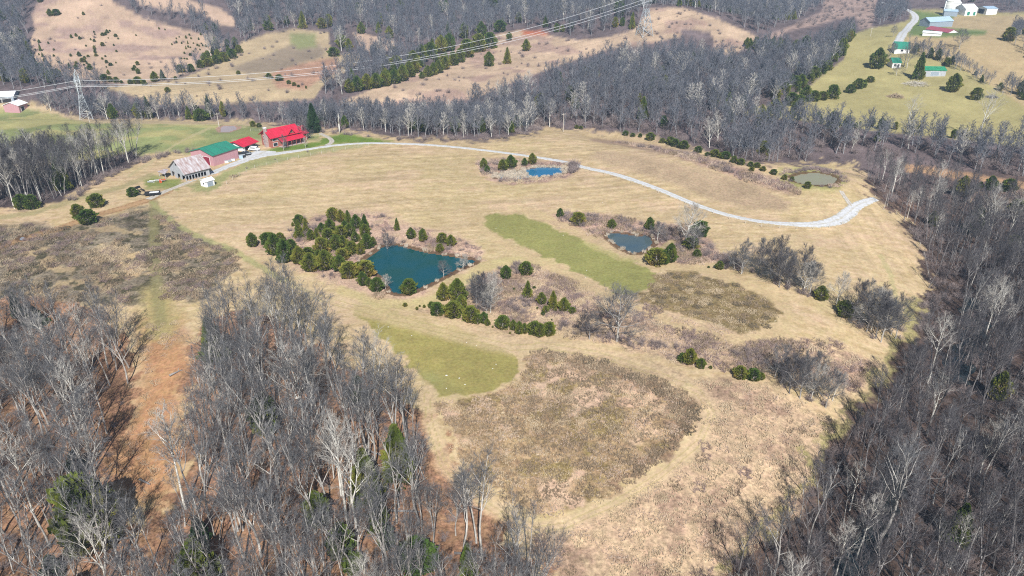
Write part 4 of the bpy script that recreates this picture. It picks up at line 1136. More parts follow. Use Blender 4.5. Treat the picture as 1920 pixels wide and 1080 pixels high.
ORD = ['first', 'second', 'third', 'fourth', 'fifth', 'sixth', 'seventh', 'eighth', 'ninth', 'tenth', 'eleventh', 'twelfth', 'thirteenth', 'fourteenth', 'fifteenth', 'sixteenth', 'seventeenth', 'eighteenth', 'nineteenth', 'twentieth', 'twenty-first', 'twenty-second', 'twenty-third', 'twenty-fourth', 'twenty-fifth', 'twenty-sixth', 'twenty-seventh', 'twenty-eighth']
for c, lab, grp, ent in CEDARS + GROUPS_T:
    order = sorted(ent, key=lambda v: v[0])
    for v in ent:
        k = order.index(v)
        put_cedar(c, v, (lab + ', ' + (ORD[k] if k < len(ent) / 2 else ORD[len(ent) - 1 - k]) + ' from the ' + ('left' if k < len(ent) / 2 else 'right')) if len(ent) < 40 else lab, grp)
for c, v, lab in SINGLES:
    k = {}
    if 'bright green bush' in lab or 'small green cedar' in lab: k = dict(mesh=BRIGHT[0])
    put_cedar(c, v, lab, None, **k)
put_cedar(T2, (430,1000,104,185), 'tall full spruce standing behind the red-roofed farmhouse', None, mesh=SPRUCE, name='spruce_tree', cat='spruce')
for v, lab, k in [((920,760,150,320),'yellow-green cedar rising from the woodland at the bottom middle',1), ((640,970,180,240),'yellow-green evergreen half hidden by bare branches near the bottom',0),
              ((1210,1090,270,250),'broad bright green evergreen at the bottom edge below bare trees',0), ((1590,1110,140,220),'pointed yellow-green cedar at the bottom edge',1),
              ((980,900,110,180),'green evergreen behind slim trunks near the bottom middle',0), ((730,1080,140,150),'green evergreen low at the bottom edge beside white trunks',0)]:
    put_cedar((480,810,4), v, lab, None, mesh=BRIGHT[k], name='evergreen_tree', cat='evergreen')
for v, lab in [((560,310,150,150),'dark evergreen among bare trees in the lower left wood, upper one'), ((1500,860,150,200),'dark green evergreen under bare trees at the lower left'),
               ((380,1100,170,160),'dark evergreen at the bottom edge of the lower left wood'), ((530,470,170,110),'dark spreading evergreen below the glade in the lower left wood')]:
    put_cedar((0,810,4), v, lab, None, mesh=SPRUCE, name='evergreen_tree', cat='evergreen')
for v, lab in [((130,230,100,170),'dark evergreen at the top edge of the lower left wood'),((260,300,150,140),'second dark evergreen at the top edge of the lower left wood, nearer the glade')]:
    put_cedar((0,540,4), v, lab, None, mesh=SPRUCE, name='evergreen_tree', cat='evergreen')

# ---- single bare trees with a place of their own (base pixel, height in pixels, proto, wide?, white?)
def put_bare(px, py, hpx, proto, label, group=None, wide=False, sxy=1.0, **k):
    p = at1(px, py)
    return bare_tree(p[0], p[1], p[2], px_h(p, hpx), proto, label, group, wide=wide, sxy=sxy, **k)
BARES = [
 (1157,640,92,0,True,1.25,'big spreading old tree with a gnarled pale crown in the middle field'),
 (1105,636,50,3,True,1.2,'smaller spreading bare tree left of the big old one'),
 (1284,463,75,2,True,.9,'white-limbed bare tree at the right end of the murky pond'),
 (1300,470,40,0,True,1.1,'low tangled bare tree beside the white-limbed one'),
 (1232,452,34,1,True,1.2,'bushy bare tree leaning over the murky pond'),
 (726,472,34,0,True,1.0,'grey bushy willow standing at the far shore of the teal pond'),
 (832,520,30,1,True,.9,'thin pinkish bare tree on the dam of the teal pond'),
 (868,507,30,2,True,.9,'thin pale bare tree on the dam near the pond corner'),
 (723,542,26,2,True,.9,'pale dead sapling at the near left shore of the teal pond'),
 (1392,512,58,0,True,.9,'spreading grey tree at the left of the upper line of bare trees'),
 (1568,570,60,2,True,.7,'tall pale tree beside the dark cedar at the end of the upper line'),
 (1695,125,62,9,False,1.0,'white dead tree far up the eastern woods'),
 (1798,92,34,0,True,1.1,'broad bare tree alone in the tan farm pasture'),
 (1680,142,20,1,True,1.3,'low bare tree in front of the small white farmhouse'),
 (1700,128,44,0,True,.95,'bushy bare tree hiding the small farmhouse'),
 (1668,108,26,1,True,1.0,'bare tree behind the small white farmhouse'),
 (1674,70,20,0,True,.8,'small bare tree beside the far winding road'),
 (990,240,62,6,False,1.1,'bright white sycamore in front of the wood behind the hay knoll'),
 (1030,238,48,7,False,1.0,'pale sycamore right of the brightest one behind the hay knoll'),
 (565,262,44,1,True,.9,'bare yard tree in front of the spruce by the farmhouse'),
 (575,262,24,0,True,1.2,'low reddish-brown yard tree at the right end of the farmhouse'),
 (532,282,28,1,True,.8,'small bare yard tree on the lawn before the farmhouse'),
 (573,278,20,2,True,.5,'pale little yard tree on the lawn near the drive'),
 (1845,470,100,7,False,1.1,'large white sycamore with a forked trunk in the right wood'),
 (1835,260,90,7,False,1.0,'white sycamore among the trees above the tan strip at the right'),
 (1700,242,60,7,False,1.1,'white-limbed tree in the wood below the farm hill'),
 (1640,1030,190,5,False,1.15,'big fan-shaped white tree beside the creek in the lower right wood'),
 (1605,1050,120,6,False,1.0,'white-barked tree by the creek at the lower right'),
 (1450,1080,110,2,False,1.2,'pale branching tree at the lower left corner of the ravine wood'),
]
for px_, py_, hp, pr, wd2, sx, lab in BARES:
    put_bare(px_, py_, hp, pr, lab, wide=wd2, sxy=sx)

# ---- woodland trees: the ones that show largest are objects, the rest one mass
def vis_size(t_):
    px, py = project(t_[0], t_[1], t_[2] + t_[3] * 0.6)
    if not (-25 < px < 1945 and 0 < py < 1105): return 0
    return t_[3] * F / (t_[1] * cp - (t_[2] - CAMZ) * sp)
wood_lab = {wd_[0]: wd_[7] for wd_ in WOODS}
small = {'pond_line_trees': 'grey tree in the bare line below the drive', 'lower_line_trees': 'grey tree in the bare line above the brushy field',
         'middle_line_trees': 'grey tree in the grassy gap beside the ravine wood', 'dam_grove': 'slim grey tree in the grove behind the dam cedars'}
KINDW = {0: 'straight', 1: 'full-crowned', 2: 'forked', 3: 'slender', 4: 'thin-stemmed', 5: 'fan-shaped', 6: 'white-barked', 7: 'white forked', 8: 'round-crowned', 9: 'sparse dead', 10: 'slim dark', 11: 'thin dark', 12: 'dark twiggy', 13: 'dark full-crowned'}
near_list = []
for i, t_ in enumerate(trees):
    bonus = 3 if t_[6] in small else 1
    if t_[5] == 'near' and t_[4] != 'cedar': near_list.append((vis_size(t_) * bonus, i))
near_list.sort(reverse=True)
N_IND = 262
chosen = {i for s_, i in near_list[:N_IND] if s_ > 0}
line_rank = {}
for nm_ in small:
    ids = sorted((i for i in chosen if trees[i][6] == nm_), key=lambda i: trees[i][0] / trees[i][1])
    for k_, i in enumerate(ids): line_rank[i] = ('', k_, len(ids))
rngp = random.Random(11)
rest = []
for i, t_ in enumerate(trees):
    x_, y_, z_, h_, k_, kd, nm = t_
    if i in chosen:
        if nm in small:
            pr = rngp.choice([0, 1, 3, 3, 2]); k_, n_ = line_rank[i][1:]; fl = k_ < n_ / 2; kk_ = k_ if fl else n_ - 1 - k_
            bare_tree(x_, y_, z_, h_, pr, small[nm].replace('grey twiggy tree', 'grey twiggy tree') + ', ' + ORD[min(kk_, 27)] + ' from ' + ('left' if fl else 'right'), 'trees of the ' + nm.replace('_', ' '), wide=True, sxy=.8, rz=rngp.random() * 6.28)
        else:
            sl = nm.startswith('right')
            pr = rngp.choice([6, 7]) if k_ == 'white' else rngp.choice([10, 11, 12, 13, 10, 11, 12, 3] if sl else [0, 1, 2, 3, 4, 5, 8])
            px_, py_ = (float(v) for v in project(np.array(x_), np.array(y_), np.array(z_)))
            P1, P2 = np.array([px_]), np.array([py_])
            if nm.startswith('lower'):
                zn = ('at the bottom left' if px_ < 300 else 'at the bottom middle' if px_ < 700 else 'at the bottom right tip') if py_ > 985 else 'beside the leafy glade' if ldist([(300,600),(310,700),(290,800),(270,930)], P1, P2, 120)[0] < 85 else \
                     'bordering the mown strip' if ldist([(620,690),(720,780),(795,850),(820,950)], P1, P2, 120)[0] < 55 else 'at the upper rim' if py_ < 690 else 'deep inside'
            else: zn = ('in the lower right corner' if px_ > 1740 else 'around the creek pool' if px_ > 1560 else 'at the bottom left tip') if py_ > 900 else 'near the right edge' if px_ > 1840 else ('half way down' if px_ > 1700 else 'on the inner slope') if py_ > 640 else 'in the upper part'
            sz = 'low ' if h_ < 13.5 else 'towering ' if h_ > 20 else ''
            wl = {'lower_left': 'the wood left of the glade', 'lower_middle': 'the wood right of the glade', 'right': 'the right ravine wood', 'right_edge': 'the right wood beside the meadow', 'right_lower_edge': 'the right rim wood', 'right_upper': 'the trees above the drive end', 'far_left': 'the dense wood left of the old barn'}[nm]
            lab_ = sz + KINDW[pr] + ' bare tree ' + zn + ' of ' + wl if not zn.startswith('deep') else sz + KINDW[pr] + ' bare tree deep inside ' + wl
            if len(lab_.replace('-', ' ').split()) > 16: lab_ = lab_.replace('low ', '').replace('towering ', '')
            bare_tree(x_, y_, z_, h_, pr, lab_, lab_.replace('bare tree', 'bare trees'), rz=rngp.random() * 6.28)
    else:
        rest.append(t_)

# ------------------------------------------------------------------ masses: one object each, instances on points
def proto_collection(name, meshes):
    c = bpy.data.collections.new(name)
    for i, me in enumerate(meshes):
        c.objects.link(bpy.data.objects.new('%s_%02d' % (name, i), me))
    return c

def scatter(name, pts, rot, scl, idx, meshes, label, cat, tilt=None):
    n = len(pts)
    me = bpy.data.meshes.new(name)
    me.vertices.add(n); me.vertices.foreach_set('co', np.asarray(pts, np.float32).ravel())
    a = me.attributes.new('turn', 'FLOAT_VECTOR', 'POINT')
    rv = np.zeros((n, 3), np.float32); rv[:, 2] = rot
    if tilt is not None: rv[:, :2] = tilt
    a.data.foreach_set('vector', rv.ravel())
    a = me.attributes.new('size', 'FLOAT_VECTOR', 'POINT'); a.data.foreach_set('vector', np.asarray(scl, np.float32).ravel())
    a = me.attributes.new('pick', 'INT', 'POINT'); a.data.foreach_set('value', np.asarray(idx, np.int32))
    o = link(bpy.data.objects.new(name, me))
    g = bpy.data.node_groups.new(name, 'GeometryNodeTree')
    g.interface.new_socket('Geometry', in_out='INPUT', socket_type='NodeSocketGeometry')
    g.interface.new_socket('Geometry', in_out='OUTPUT', socket_type='NodeSocketGeometry')
    gi = g.nodes.new('NodeGroupInput'); go = g.nodes.new('NodeGroupOutput')
    ci = g.nodes.new('GeometryNodeCollectionInfo'); ci.inputs[0].default_value = proto_collection(name + '_kinds', meshes)
    ci.inputs['Separate Children'].default_value = True; ci.inputs['Reset Children'].default_value = True
    ip = g.nodes.new('GeometryNodeInstanceOnPoints'); ip.inputs['Pick Instance'].default_value = True
    def att(nm, ty):
        q_ = g.nodes.new('GeometryNodeInputNamedAttribute'); q_.data_type = ty; q_.inputs[0].default_value = nm
        return [s for s in q_.outputs if s.enabled and s.name == 'Attribute'][0]
    g.links.new(gi.outputs[0], ip.inputs['Points']); g.links.new(ci.outputs[0], ip.inputs['Instance'])
    g.links.new(att('pick', 'INT'), ip.inputs['Instance Index'])
    g.links.new(att('turn', 'FLOAT_VECTOR'), ip.inputs['Rotation'])
    g.links.new(att('size', 'FLOAT_VECTOR'), ip.inputs['Scale'])
    g.links.new(ip.outputs[0], go.inputs[0])
    md = o.modifiers.new('scatter', 'NODES'); md.node_group = g
    return tag(o, label, cat, kind='stuff')

def joined(pair, name):
    """trunk and crown of a near tree as one mesh, for the masses"""
    tr, cr = pair
    Vs, Ls, Mi, off = [], [], [], 0
    for me in (tr, cr):
        V = np.zeros(len(me.vertices) * 3, np.float32); me.vertices.foreach_get('co', V)
        L = np.zeros(len(me.loops), np.int32); me.loops.foreach_get('vertex_index', L)
        mi = np.zeros(len(me.polygons), np.int32); me.polygons.foreach_get('material_index', mi)
        Vs.append(V.reshape(-1, 3)); Ls.append(L + off); Mi.append(mi); off += len(V) // 3
    L = np.concatenate(Ls); n = len(L) // 4
    return mesh_np(name, np.concatenate(Vs), L, np.arange(n) * 4, np.full(n, 4), list(cr.materials), False, np.concatenate(Mi))

NJ = [joined(p, 'near_tree') for p in NEAR]
WJ = [joined(p, 'wide_tree') for p in WIDE]
FH = [18, 17, 18, 16, 17, 18, 17]
def mass(name, sel, label):
    rng = np.random.default_rng(77)
    meshes = NJ + FARM + CEDAR + WJ
    pts, rot, scl, idx = [], [], [], []
    for x_, y_, z_, h_, k_, kd, nm in sel:
        if k_ == 'cedar':
            i = rng.integers(0, 7); hh = h_ * rng.uniform(.45, .7); sc = (hh * .62, hh * .62, hh); ii = 21 + i
        elif kd == 'near':
            if nm in small: i = rng.integers(0, 2); ii = 28 + i; s = h_ / 12
            else:
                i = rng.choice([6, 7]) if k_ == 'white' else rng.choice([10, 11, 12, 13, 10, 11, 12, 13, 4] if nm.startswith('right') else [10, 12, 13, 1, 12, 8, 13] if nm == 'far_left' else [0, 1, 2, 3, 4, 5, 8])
                ii = i; s = h_ / NEAR_H[i]
            sc = (s, s, s)
        else:
            i = rng.choice([5, 6]) if k_ == 'white' else rng.choice([0, 1, 2, 3, 4])
            ii = 14 + i; s = h_ / FH[i]; sc = (s * 1.1, s * 1.1, s)
        pts.append((x_, y_, z_ - .15)); rot.append(rng.random() * 6.28); scl.append(sc); idx.append(ii)
    scatter(name, pts, rot, scl, idx, meshes, label, 'woodland')
mass('ravine_woodland', [t_ for t_ in rest if t_[5] == 'near'], 'dense mass of bare trees filling the ravine and the near slopes')
mass('distant_woodland', [t_ for t_ in rest if t_[5] == 'far'], 'blue-grey mass of leafless woods covering the far hills')
print('REST', len(rest))

# ------------------------------------------------------------------ brush, weeds and tufts
def tuft_patch(i, size, n, hr, r, m, lean=0.35, per=4):
    rng = np.random.default_rng(900 + i)
    S = []
    for _ in range(n):
        cx, cy = rng.uniform(-size / 2, size / 2, 2); h = rng.uniform(*hr)
        for k in range(per):
            d = np.array([rng.normal(0, lean), rng.normal(0, lean), 1.0]); d /= np.linalg.norm(d)
            L = h * rng.uniform(.6, 1)
            S.append((cx, cy, -0.05, *(np.array([cx, cy, 0]) + d * L), r, r * .35))
    V, L = tubes(S, 3)
    return quads_mesh('tuft', [(V, L, 0)], [M[m]])
M['straw'] = mat_bark('straw', (0.56,0.45,0.30), (0.64,0.53,0.39), (0.46,0.37,0.25), 1.0)
M['weed'] = mat_bark('dry_weed', (0.36,0.27,0.195), (0.46,0.36,0.26), (0.26,0.20,0.13), 1.0)
M['pinkgrass'] = mat_bark('broom_sedge', (0.56,0.43,0.32), (0.60,0.48,0.38), (0.45,0.34,0.27), 1.0)
M['reed'] = mat_bark('reed', (0.62,0.54,0.42), (0.68,0.60,0.50), (0.5,0.42,0.33), 1.0)
M['darkweed'] = mat_bark('dark_weed', (0.19,0.155,0.115), (0.27,0.215,0.155), (0.13,0.115,0.075), 1.0)
M['purple'] = mat_bark('bramble', (0.32,0.24,0.22), (0.42,0.32,0.29), (0.25,0.18,0.165), 0.8)
PT = [tuft_patch(0, 3.4, 60, (.25,.6), .05, 'straw'), tuft_patch(1, 3.4, 60, (.25,.6), .05, 'pinkgrass'),
      tuft_patch(2, 3.0, 60, (.4,.95), .04, 'weed'), tuft_patch(3, 3.0, 55, (.4,.9), .04, 'weed'),
      tuft_patch(4, 1.6, 24, (.8,1.6), .05, 'reed', .15), tuft_patch(5, 3.0, 44, (.5,1.2), .035, 'purple', .6), tuft_patch(6, 3.4, 46, (.2,.4), .05, 'straw'), tuft_patch(7, 3.0, 60, (.35,.8), .045, 'darkweed')]

def region_points(name_or_poly, sp_, seed, thr=None, nscale=7.0, ymax=420):
    poly = POLY[name_or_poly] if isinstance(name_or_poly, str) else name_or_poly
    pa = np.asarray(poly, float); q = at(pa[:, 0], np.clip(pa[:, 1], 0, 1250))
    rng = np.random.default_rng(seed)
    gx, gy = np.meshgrid(np.arange(q[:, 0].min() - 3, q[:, 0].max() + 3, sp_), np.arange(q[:, 1].min() - 3, min(ymax, q[:, 1].max() + 3), sp_))
    gx = (gx + rng.uniform(-.5, .5, gx.shape) * sp_).ravel(); gy = (gy + rng.uniform(-.5, .5, gy.shape) * sp_).ravel()
    gz = z_all(gx, gy); px, py = project(gx, gy, gz)
    k = (sdist(poly, px, py, 5) > 1) & (px > -60) & (px < 1980) & (py < 1130)
    if thr is not None: k &= fbm(gx / nscale, gy / nscale, seed, 3) > thr
    for wp, lvl, bank in PONDS.values(): k &= sdist(wp, gx, gy, 3) < -0.4
    for ln in ('path_c', 'dam', 'path_a', 'dam2'): k &= ldist(LINE[ln][0], px, py, 20) > 6
    return np.stack([gx, gy, gz], 1)[k]

T_pts, T_idx, T_s = [], [], []
def add_tufts(P_, kinds, s0=.8, s1=1.25):
    rng = np.random.default_rng(len(T_pts) + 5)
    T_pts.append(P_); T_idx.append(rng.choice(kinds, len(P_))); T_s.append(rng.uniform(s0, s1, len(P_)))
add_tufts(region_points('field_c', 1.9, 1), [2, 2, 3, 0, 1, 6], .55, 1.0)
add_tufts(region_points('rim_c', 1.9, 2, .40), [7, 2, 2], .55, 1.0)
add_tufts(region_points('strip_a_brown', 2.3, 3), [7, 2, 6, 0], .5, .8)
add_tufts(region_points('rough', 2.2, 4, .36), [1, 0, 0, 6], .5, 1.0)
add_tufts(region_points('rough2', 2.2, 5, .38), [1, 1, 0, 5], .6, 1.1)
add_tufts(region_points('rough2', 1.8, 25, .56), [5, 2], .8, 1.4)
add_tufts(region_points('rough', 2.2, 26, .62), [5, 2], .5, .9)
add_tufts(region_points('pond_bank', 2.6, 6, .40), [1, 0, 5], .5, .9)
add_tufts(region_points('pond_bank', 1.9, 27, .60), [5, 5, 2], .7, 1.2)
add_tufts(region_points('pond2_bank', 1.9, 7, .38), [5, 1, 2], .8, 1.4)
add_tufts(region_points('pond3_bank', 1.9, 8, .35), [5, 1, 0], .7, 1.3)
add_tufts(region_points('pond4_bank', 2.2, 9, .45), [5, 1], .7, 1.1)
add_tufts(region_points('hedge_brush', 2.2, 10, .35), [5, 1, 2], .9, 1.8)
add_tufts(region_points('left_brush', 2.2, 11, .42), [7, 2, 2, 6, 5], .6, 1.1)
add_tufts(region_points('straw1', 1.6, 12), [0], .7, 1.1); add_tufts(region_points('straw2', 1.6, 13), [0], .7, 1.1)
add_tufts(region_points('glade', 2.6, 14, .4), [0, 1], .4, .8)
add_tufts(region_points('red_brush_e', 2.2, 15, .35), [5, 2], .9, 1.8)
for k_ in ('far', 'mid', 'big'):            # pale reeds round the water's edge
    wp, lvl, bank = PONDS[k_]
    rng = np.random.default_rng(6)
    Q = []
    for i in range(len(wp)):
        a, b_ = np.array(wp[i]), np.array(wp[(i + 1) % len(wp)]); L = np.linalg.norm(b_ - a)
        fac = {'far': 1.2, 'mid': .5, 'big': .35}[k_]
        for _ in range(int(L * fac)):
            p = a + (b_ - a) * rng.random() + rng.normal(0, .35, 2); Q.append((p[0], p[1], lvl - .05))
    if k_ == 'far':
        for _ in range(260):
            px_, py_ = rng.uniform(922, 996), rng.uniform(318, 338)
            X_, Y_ = flat(px_, py_, lvl)
            if sdist(wp, np.array([float(X_)]), np.array([float(Y_)]), 5)[0] > 0 and (px_ < 985 or rng.random() < .3): Q.append((float(X_), float(Y_), lvl - .1))
        for _ in range(14):
            px_, py_ = rng.uniform(1052, 1066), rng.uniform(312, 330)
            X_, Y_ = flat(px_, py_, lvl)
            if sdist(wp, np.array([float(X_)]), np.array([float(Y_)]), 5)[0] > 0: Q.append((float(X_), float(Y_), lvl - .1))
    if Q: add_tufts(np.array(Q), [4], .5, .9)
TP, TI, TS = np.concatenate(T_pts), np.concatenate(T_idx), np.concatenate(T_s)
rng = np.random.default_rng(1)
scatter('dry_weeds', TP, rng.random(len(TP)) * 6.28, np.stack([TS, TS, TS], 1), TI, PT, 'tufts of dry grass, weeds and reeds standing in the fields and on the pond banks', 'dry weeds')
print('TUFT', len(TP))

B_pts, B_s, B_i = [], [], []
def add_brush(P_, s0, s1, kinds=(0, 1, 2, 3)):
    rng = np.random.default_rng(len(B_pts) + 55)
    B_pts.append(P_); B_s.append(rng.uniform(s0, s1, len(P_))); B_i.append(rng.choice(kinds, len(P_)))
for poly, sp_, thr, s0, s1 in [
    ('pond2_bank', 2.6, .5, .5, 1.0), ('hedge_brush', 3.2, .5, .6, 1.2), ('pond3_bank', 2.8, .52, .5, .9), ('left_brush', 4.0, .62, .3, .6),
    ('pond_bank', 4.0, .64, .35, .7), ('red_brush_e', 3.4, .4, .6, 1.3), ('pond4_bank', 3.0, .58, .4, .8), ('rough2', 4.2, .62, .3, .65),
    ('rough', 7, .72, .25, .5), ('mid_field', 6, .64, .5, 1.3), ('brushy_clearing', 7, .5, .8, 1.8), ('powerline', 7, .62, .5, 1.3), ('west_hill', 9, .66, .5, 1.2),
    ([(120,380),(180,330),(240,305),(300,290),(362,276),(372,284),(300,300),(250,315),(190,345),(130,385)], 2.4, .3, .6, 1.2),
    ([(395,338),(470,308),(560,285),(690,268),(692,271),(560,291),(472,315),(400,345)], 2.4, .62, .25, .5),
    ([(1040,408),(1100,420),(1130,438),(1125,450),(1085,438),(1045,420)], 1.8, .35, .6, 1.1),
    ([(1110,440),(1130,448),(1180,474),(1180,480),(1140,468),(1105,448)], 1.6, .3, .4, .8),
    ([(1180,430),(1225,432),(1240,445),(1225,450),(1215,441),(1185,438)], 1.6, .3, .7, 1.2),
    ([(930,500),(965,492),(1000,500),(960,520),(935,560),(925,530)], 2.4, .42, .5, .9), ([(940,555),(1010,560),(1005,590),(960,590)], 2.2, .35, .4, .9),
    ([(1040,600),(1090,610),(1200,640),(1300,650),(1290,660),(1160,650),(1040,620)], 2.2, .45, .4, .9), ([(1370,650),(1420,660),(1440,690),(1380,680)], 2.0, .38, .5, 1.0),
    ([(1330,470),(1370,480),(1400,505),(1350,500),(1310,480)], 2.2, .4, .6, 1.1), ([(565,405),(610,400),(600,430),(560,470),(520,465),(540,430)], 3.0, .5, .5, 1.0),
    ([(715,455),(735,452),(765,452),(770,462),(740,458)], 1.2, .2, .6, 1.2), ([(1475,318),(1530,314),(1578,326),(1584,345),(1578,345),(1568,328),(1530,320),(1480,328)], 1.6, .2, .4, .8),
    ([(1060,306),(1085,308),(1084,322),(1066,330)], 1.5, .2, .7, 1.3),
    ([(1600,785),(1560,840),(1520,900),(1480,965),(1400,1025),(1330,1075),(1350,1085),(1420,1040),(1500,980),(1560,900),(1600,850)], 3.2, .4, .6, 1.2),
    ([(60,230),(-20,240),(-20,232),(60,225)], 4, .5, .5, 1), ([(150,226),(480,228),(590,244),(760,262),(955,256),(1000,240),(1020,244),(1000,256),(955,264),(757,266),(590,250),(480,231),(150,229)], 2.6, .35, .6, 1.3)]:
    add_brush(region_points(poly, sp_, 400 + len(B_pts), thr, 8.0, 900), s0, s1)
for nm, sp_, mx in (('lower_left', 6, .8), ('lower_middle', 6, .8), ('right', 4.0, 1.4), ('right_lower_edge', 3.2, 1.2), ('right_edge', 3.0, 1.3), ('right_upper', 3.5, 1.2), ('far_left', 4, 1.2), ('road_band', 5, 1.4), ('pond_line_trees', 2.6, .9), ('lower_line_trees', 2.4, .9), ('middle_line_trees', 3.2, .9), ('centre_right', 5, 2.2), ('dam_grove', 2, .8)):
    poly = [w_[1] for w_ in WOODS if w_[0] == nm][0]
    add_brush(region_points(poly, sp_, 500 + len(B_pts), .35, 8.0, 700), .35, mx)
BP, BS, BI = np.concatenate(B_pts), np.concatenate(B_s), np.concatenate(B_i)
scatter('brush', BP, rng.random(len(BP)) * 6.28, np.stack([BS * 1.2, BS * 1.2, BS], 1), BI, SHRUB, 'low leafless brush and bramble along banks, hedges and under the woods', 'brush')
print('BRUSH', len(BP))

# ------------------------------------------------------------------ buildings
M['old_wood'] = mat('weathered_boards', (0.48,0.50,0.54), c2=(0.28,0.29,0.31), scale=2.2, stretch=(4, 4, .25))
M['rust_roof'] = mat('rusty_sheet_roof', (0.47,0.46,0.48), 0.6, 0.4, c2=(0.27,0.18,0.165), scale=0.9, stretch=(1.6, .45, .45), detail=6)
M['green_roof'] = mat('green_sheet_roof', (0.025,0.23,0.15), 0.5, 0.4, c2=(0.03,0.16,0.115), scale=.6, stretch=(1.5, .3, .3))
M['bright_green_roof'] = mat('bright_green_roof', (0.03,0.24,0.12), 0.5, 0.4, var=.2, scale=.6)
M['red_roof'] = mat('red_sheet_roof', (0.56,0.020,0.055), 0.5, 0.4, c2=(0.40,0.018,0.04), scale=.9, stretch=(1.5, .3, .3))
M['pink_wall'] = mat('faded_pink_siding', (0.46,0.255,0.28), 0.7, 0.3, var=.10, scale=.8, stretch=(6, 6, .3))
M['red_door'] = mat('dark_red_door', (0.22,0.02,0.04), 0.7, 0.3, var=.1)
M['white'] = mat('white_paint', (0.80,0.80,0.80), 0.6, 0.3, var=.06)
M['white_roof'] = mat('white_sheet_roof', (0.78,0.80,0.83), 0.4, 0.5, var=.06)
M['blue_roof'] = mat('pale_blue_roof', (0.36,0.48,0.60), 0.45, 0.5, var=.1)
M['grey_roof'] = mat('blue_grey_sheet', (0.27,0.32,0.38), 0.5, 0.5, var=.15)
M['maroon_roof'] = mat('maroon_roof', (0.30,0.08,0.11), 0.6, 0.4, var=.12)
M['brick'] = mat('red_brown_logs', (0.36,0.13,0.10), 0.8, 0.2, var=.2, scale=1.2, stretch=(.4, .4, 6))
M['stone'] = mat('chimney_stone', (0.46,0.38,0.36), 0.9, 0.2, c2=(0.28,0.22,0.22), scale=3.0)
M['concrete'] = mat('silo_concrete', (0.52,0.52,0.48), 0.9, 0.2, var=.15, scale=.6)
M['dark'] = mat('interior_shade', (0.035,0.03,0.03), 0.9, 0.1, var=.2)  # near-black surface standing in for the shade inside openings
M['glass'] = mat('window_glass', (0.03,0.035,0.045), 0.08, 0.5, var=.1)
M['steel'] = mat('galvanised_steel', (0.42,0.46,0.48), 0.5, 0.5, var=.08, metal=0.15)
M['wire'] = mat('aluminium_wire', (0.75,0.77,0.80), 0.4, 0.5, var=.05, metal=0.1)
M['pole'] = mat('pole_wood', (0.52,0.48,0.42), 0.9, 0.2, var=.15)
M['black'] = mat('black_paint', (0.02,0.02,0.022), 0.5, 0.4, var=.2)
M['rubber'] = mat('rubber', (0.02,0.02,0.02), 0.8, 0.2, var=.2)
M['orange'] = mat('orange_paint', (0.55,0.10,0.03), 0.5, 0.4, var=.15)
M['car_white'] = mat('white_car_paint', (0.78,0.79,0.80), 0.25, 0.5, var=.02)
M['car_dark'] = mat('dark_car_paint', (0.03,0.035,0.04), 0.25, 0.5, var=.05)
M['hay'] = mat('scattered_hay', (0.42,0.27,0.16), 0.95, 0.1, var=.3, scale=3)

def frame(A, B, C):
    q = at([A[0], B[0], C[0]], [A[1], B[1], C[1]])
    a, b_, c = [Vector((p[0], p[1])) for p in q]
    u = b_ - a; L = u.length; u.normalize(); v = Vector((-u.y, u.x))
    W = abs((c - a).dot(v))
    return a, math.atan2(u.y, u.x), L, W, float(q[:, 2].mean())

